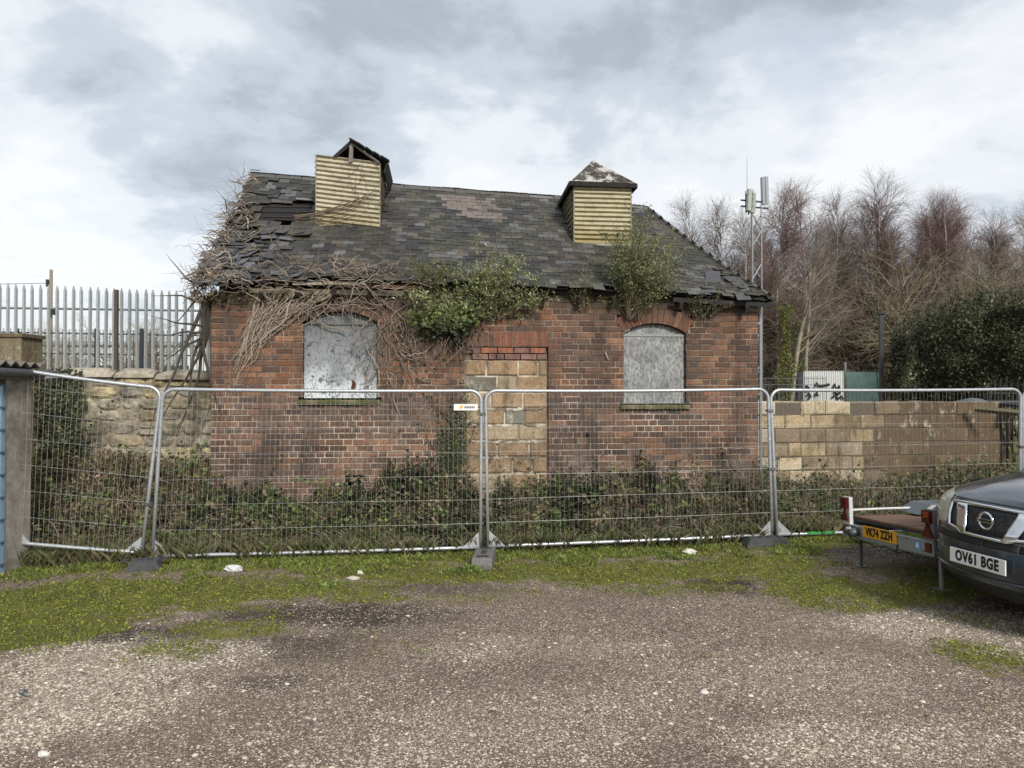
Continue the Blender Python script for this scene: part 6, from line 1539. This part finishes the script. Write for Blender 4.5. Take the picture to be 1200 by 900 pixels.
mb = MB(); mb.tube([bc + Vector((0, .064 * math.cos(a), .064 * math.sin(a))) for a in np.linspace(0, 2 * math.pi, 25)[:-1]], .010, 8, (.7, .7, .7), closed=True); mb.build("ring", 'chrome', bg_, True)
mb = MB(); mb.box(bc, (.014, .16, .030), (.7, .7, .7)); mb.build("bar", 'chrome', bg_)
text_obj("lettering", "NISSAN", .016, 'ink', bg_, Matrix.Translation(bc + Vector((-.0085, 0, 0))) @ TX, xs=1.35, bold=.001, depth=.0006)
for k in range(4):
    y0 = -.60 + k * .30; patch("lower_intake", [(y0 + .008, .625), (y0 + .292, .625), (y0 + .292 + (.03 if k == 3 else 0), .68), (y0 + .008 - (.03 if k == 0 else 0), .68)], .003, 'black', sub=6)
line("bumper_crease", [(-.85, .40), (-.6, .385), (0, .38), (.6, .385), (.85, .40)], .012, 'paint', None, .004, False, 8)
patch("lower_valance", [(-.84, .22), (.84, .22), (.86, .335), (-.86, .335)], .004, 'black', sub=24)
mb = MB(); mb.box((0, 0, 0), (.012, .525, .115)); pl = mb.build("number_plate", 'white', car); pl.location = (-.022, 0, .51)
text_obj("plate_lettering", "OV61 BGE", .079, 'ink', pl, Matrix.Translation((-.0075, 0, 0)) @ TX, xs=.74, bold=.0048)
# headlamps: wrap from the grille round the corner
for s in (-1, 1):
    mb = MB(); vs = []; NA, NB = 12, 8
    for j in range(NB + 1):
        v = j / NB
        for i in range(NA + 1):
            u = i / NA; y = lerp(.465 + .05 * v, .87 - .02 * v, u); zlo = lerp(.74, .67, u); zhi = lerp(.95, 1.0, u ** .5); z = lerp(zlo, min(zhi, .99), v); bul = .030 * math.sin(math.pi * u) ** .5 * math.sin(math.pi * v) ** .5; vs.append(Y(s * y, z, .004 + bul))
    fs = [(j * (NA + 1) + i, (j + 1) * (NA + 1) + i, (j + 1) * (NA + 1) + i + 1, j * (NA + 1) + i + 1) for j in range(NB) for i in range(NA)]
    mb.add(vs, fs, (.5, .5, .5)); mb.build("headlamp", 'lamp', car, True, fix=True)
    patch("fog_lamp_recess", [(s * .62, .43), (s * .78, .43), (s * .78, .53), (s * .62, .53)], .004, 'black')
    mb = MB(); mb.box((1.75, s * 1.0, 1.17), (.12, .22, .16), (.02, .025, .03)); mb.build("wing_mirror", 'paint', car)
    for (x0_, x1_) in ((1.55, 2.55), (2.6, 3.45)):
        mb = MB(); mb.tube([(x0_, s * .93, .42), (x0_, s * .925, 1.05)], .006, 4, (.01, .01, .01)); mb.tube([(x1_ - .2, s * .945, .92), (x1_ - .05, s * .945, .92)], .014, 6, (.02, .03, .04)); mb.build("door_handle", 'black', car)
line("bumper_gap", [(-.86, .69), (-.62, .70), (-.42, .705)], .0035, 'black', None, .001, False, 6, 4)
line("bumper_gap", [(.42, .705), (.62, .70), (.86, .69)], .0035, 'black', None, .001, False, 6, 4)
for s in (-1, 1):
    mb = MB(); c_ = Y(s * .60, .86, .030); mb.tube([c_ + Vector((0, .05 * math.cos(a), .05 * math.sin(a))) for a in np.linspace(0, 2 * math.pi, 17)[:-1]], .006, 5, (.5, .5, .5), closed=True); mb.build("lamp_bezel", 'chrome', car, True)
line("bonnet_gap", [(-.60, .945), (-.3, .95), (0, .952), (.3, .95), (.60, .945)], .004, 'black', None, .001, False, 8, 4)

# ------------------------------------------------------------------ sky, sun
SUN_EL, SUN_AZ = 32, 158          # azimuth clockwise from +Y: behind the camera, to the right
w = bpy.data.worlds.new("World"); scene.world = w; w.use_nodes = True; nt = w.node_tree; nt.nodes.clear()
def wn(ty, **kw):
    x = nt.nodes.new(ty)
    for k, v in kw.items(): setattr(x, k, v)
    return x
LK = nt.links.new
def wput(s, v):
    if isinstance(v, bpy.types.NodeSocket): LK(v, s)
    elif isinstance(v, (tuple, list)) and len(v) == 3 and s.type == 'RGBA': s.default_value = (*v, 1)
    else: s.default_value = v
def wm(op, a, b=0.0, clamp=False):
    x = wn("ShaderNodeMath", operation=op, use_clamp=clamp); wput(x.inputs[0], a); wput(x.inputs[1], b); return x.outputs[0]
def wmix(f, a, b):
    x = wn("ShaderNodeMix", data_type='RGBA'); wput(x.inputs[0], f); wput(x.inputs[6], a); wput(x.inputs[7], b); return x.outputs[2]
def wramp(f, stops):
    x = wn("ShaderNodeValToRGB"); LK(f, x.inputs[0]); e = x.color_ramp.elements; x.color_ramp.interpolation = 'EASE'
    while len(e) < len(stops): e.new(.5)
    for k, (p, c) in enumerate(stops): e[k].position = p; e[k].color = (c, c, c, 1) if isinstance(c, (int, float)) else (*c, 1)
    return x.outputs[0]
sky = wn("ShaderNodeTexSky", sky_type='NISHITA'); sky.sun_disc = False
sky.sun_elevation = math.radians(SUN_EL); sky.sun_rotation = math.radians(SUN_AZ)
tc = wn("ShaderNodeTexCoord"); sp = wn("ShaderNodeSeparateXYZ"); LK(tc.outputs["Generated"], sp.inputs[0])
zc = wm('ADD', wm('MAXIMUM', sp.outputs[2], 0.0), .22)
cx = wm('DIVIDE', sp.outputs[0], zc); cy = wm('DIVIDE', sp.outputs[1], zc)
cb = wn("ShaderNodeCombineXYZ"); LK(cx, cb.inputs[0]); LK(cy, cb.inputs[1])
def wnoise(scale, detail, rough, dist=0.0, off=(0, 0, 0), sc=(1, 1, 1)):
    mp = wn("ShaderNodeMapping"); LK(cb.outputs[0], mp.inputs[0]); mp.inputs["Location"].default_value = off; mp.inputs["Scale"].default_value = sc
    x = wn("ShaderNodeTexNoise"); LK(mp.outputs[0], x.inputs["Vector"]); x.inputs["Scale"].default_value = scale
    x.inputs["Detail"].default_value = detail; x.inputs["Roughness"].default_value = rough; x.inputs["Distortion"].default_value = dist; return x.outputs["Fac"]
def lobe(px, py, width, amp):
    """a broad brighter or darker cloud bank in one direction of the sky"""
    d = ray(px, py).normalized(); vd = wn("ShaderNodeVectorMath", operation='DOT_PRODUCT'); LK(tc.outputs["Generated"], vd.inputs[0]); vd.inputs[1].default_value = d
    k = 1 / (1 - math.cos(math.radians(width)))
    e = wm('POWER', 2.71828, wm('MULTIPLY', wm('SUBTRACT', vd.outputs["Value"], 1.0), k)); return wm('MULTIPLY', e, amp)
n1 = wnoise(1.15, 9, .52, .25, (3.1, 1.7, 0)); n2 = wnoise(2.6, 9, .58, .2, (7, 2, 3))
den = wm('ADD', wm('MULTIPLY', n1, 1.15), wm('MULTIPLY', n2, .75))
LB = LOBES = [(-10, 50, 10, .30), (30, 300, 6, .20), (90, 270, 5, .12), (150, 180, 8, -.13), (330, 60, 6, .02), (560, 90, 12, -.03), (780, 60, 10, -.05), (240, 110, 4, .07), (930, 130, 7, .16), (1120, 60, 8, .12),
        (840, 200, 5, .08), (700, 230, 8, .03), (1150, 190, 7, -.05), (330, 230, 5, -.04), (1010, 190, 5, .06), (420, 20, 6, -.05), (1000, 20, 4, -.06)]
den = wm('SUBTRACT', den, .18)
for q in LB: den = wm('ADD', den, lobe(*q))
cl = wramp(den, [(.48, (.37, .41, .455)), (.60, (.52, .57, .625)), (.73, (.72, .78, .85)), (.86, (1.0, 1.03, 1.06)), (1.0, (1.12, 1.13, 1.14))])
gap = wm('MULTIPLY', wramp(wm('ADD', wnoise(1.9, 6, .55, .3, (1, 9, 2)), lobe(925, 80, 4, .22)), [(.60, 0.0), (.80, 1.0)]), .55)
skyc = wn("ShaderNodeMix", data_type='RGBA', blend_type='MULTIPLY'); skyc.inputs[0].default_value = 1; LK(sky.outputs[0], skyc.inputs[6]); skyc.inputs[7].default_value = (.115, .115, .115, 1)
lowhaze = wramp(sp.outputs[2], [(.0, 1.0), (.16, 0.0)])
cl = wmix(wm('MULTIPLY', lowhaze, .55), cl, (.82, .86, .89))
mixn = wmix(gap, cl, (.62, .70, .84)); mix2 = wmix(.06, mixn, skyc.outputs[2])
grd = wmix(wramp(sp.outputs[2], [(.0, 0.0), (.01, 1.0)]), (.12, .11, .09), mix2)
bg = wn("ShaderNodeBackground"); LK(grd, bg.inputs[0]); bg.inputs[1].default_value = 1.0
bgs = wn("ShaderNodeBackground"); LK(sky.outputs[0], bgs.inputs[0]); bgs.inputs[1].default_value = .08
add = wn("ShaderNodeMixShader"); add.inputs[0].default_value = .12; LK(bg.outputs[0], add.inputs[1]); LK(bgs.outputs[0], add.inputs[2])
out = wn("ShaderNodeOutputWorld"); LK(add.outputs[0], out.inputs[0])
ld = bpy.data.lights.new("sun", 'SUN'); ld.energy = 3.4; ld.angle = math.radians(11); ld.color = (1, .955, .88)
sun = bpy.data.objects.new("sun", ld); COL.objects.link(sun)
az = math.radians(SUN_AZ); el = math.radians(SUN_EL); sd = Vector((math.sin(az) * math.cos(el), math.cos(az) * math.cos(el), math.sin(el)))
sun.rotation_euler = sd.to_track_quat('Z', 'Y').to_euler()
scene.view_settings.view_transform = 'Standard'; scene.view_settings.look = 'None'; scene.view_settings.exposure = 0; scene.view_settings.gamma = 1
scene.render.engine = 'CYCLES'; scene.cycles.use_denoising = True; scene.cycles.max_bounces = 6; scene.cycles.diffuse_bounces = 3
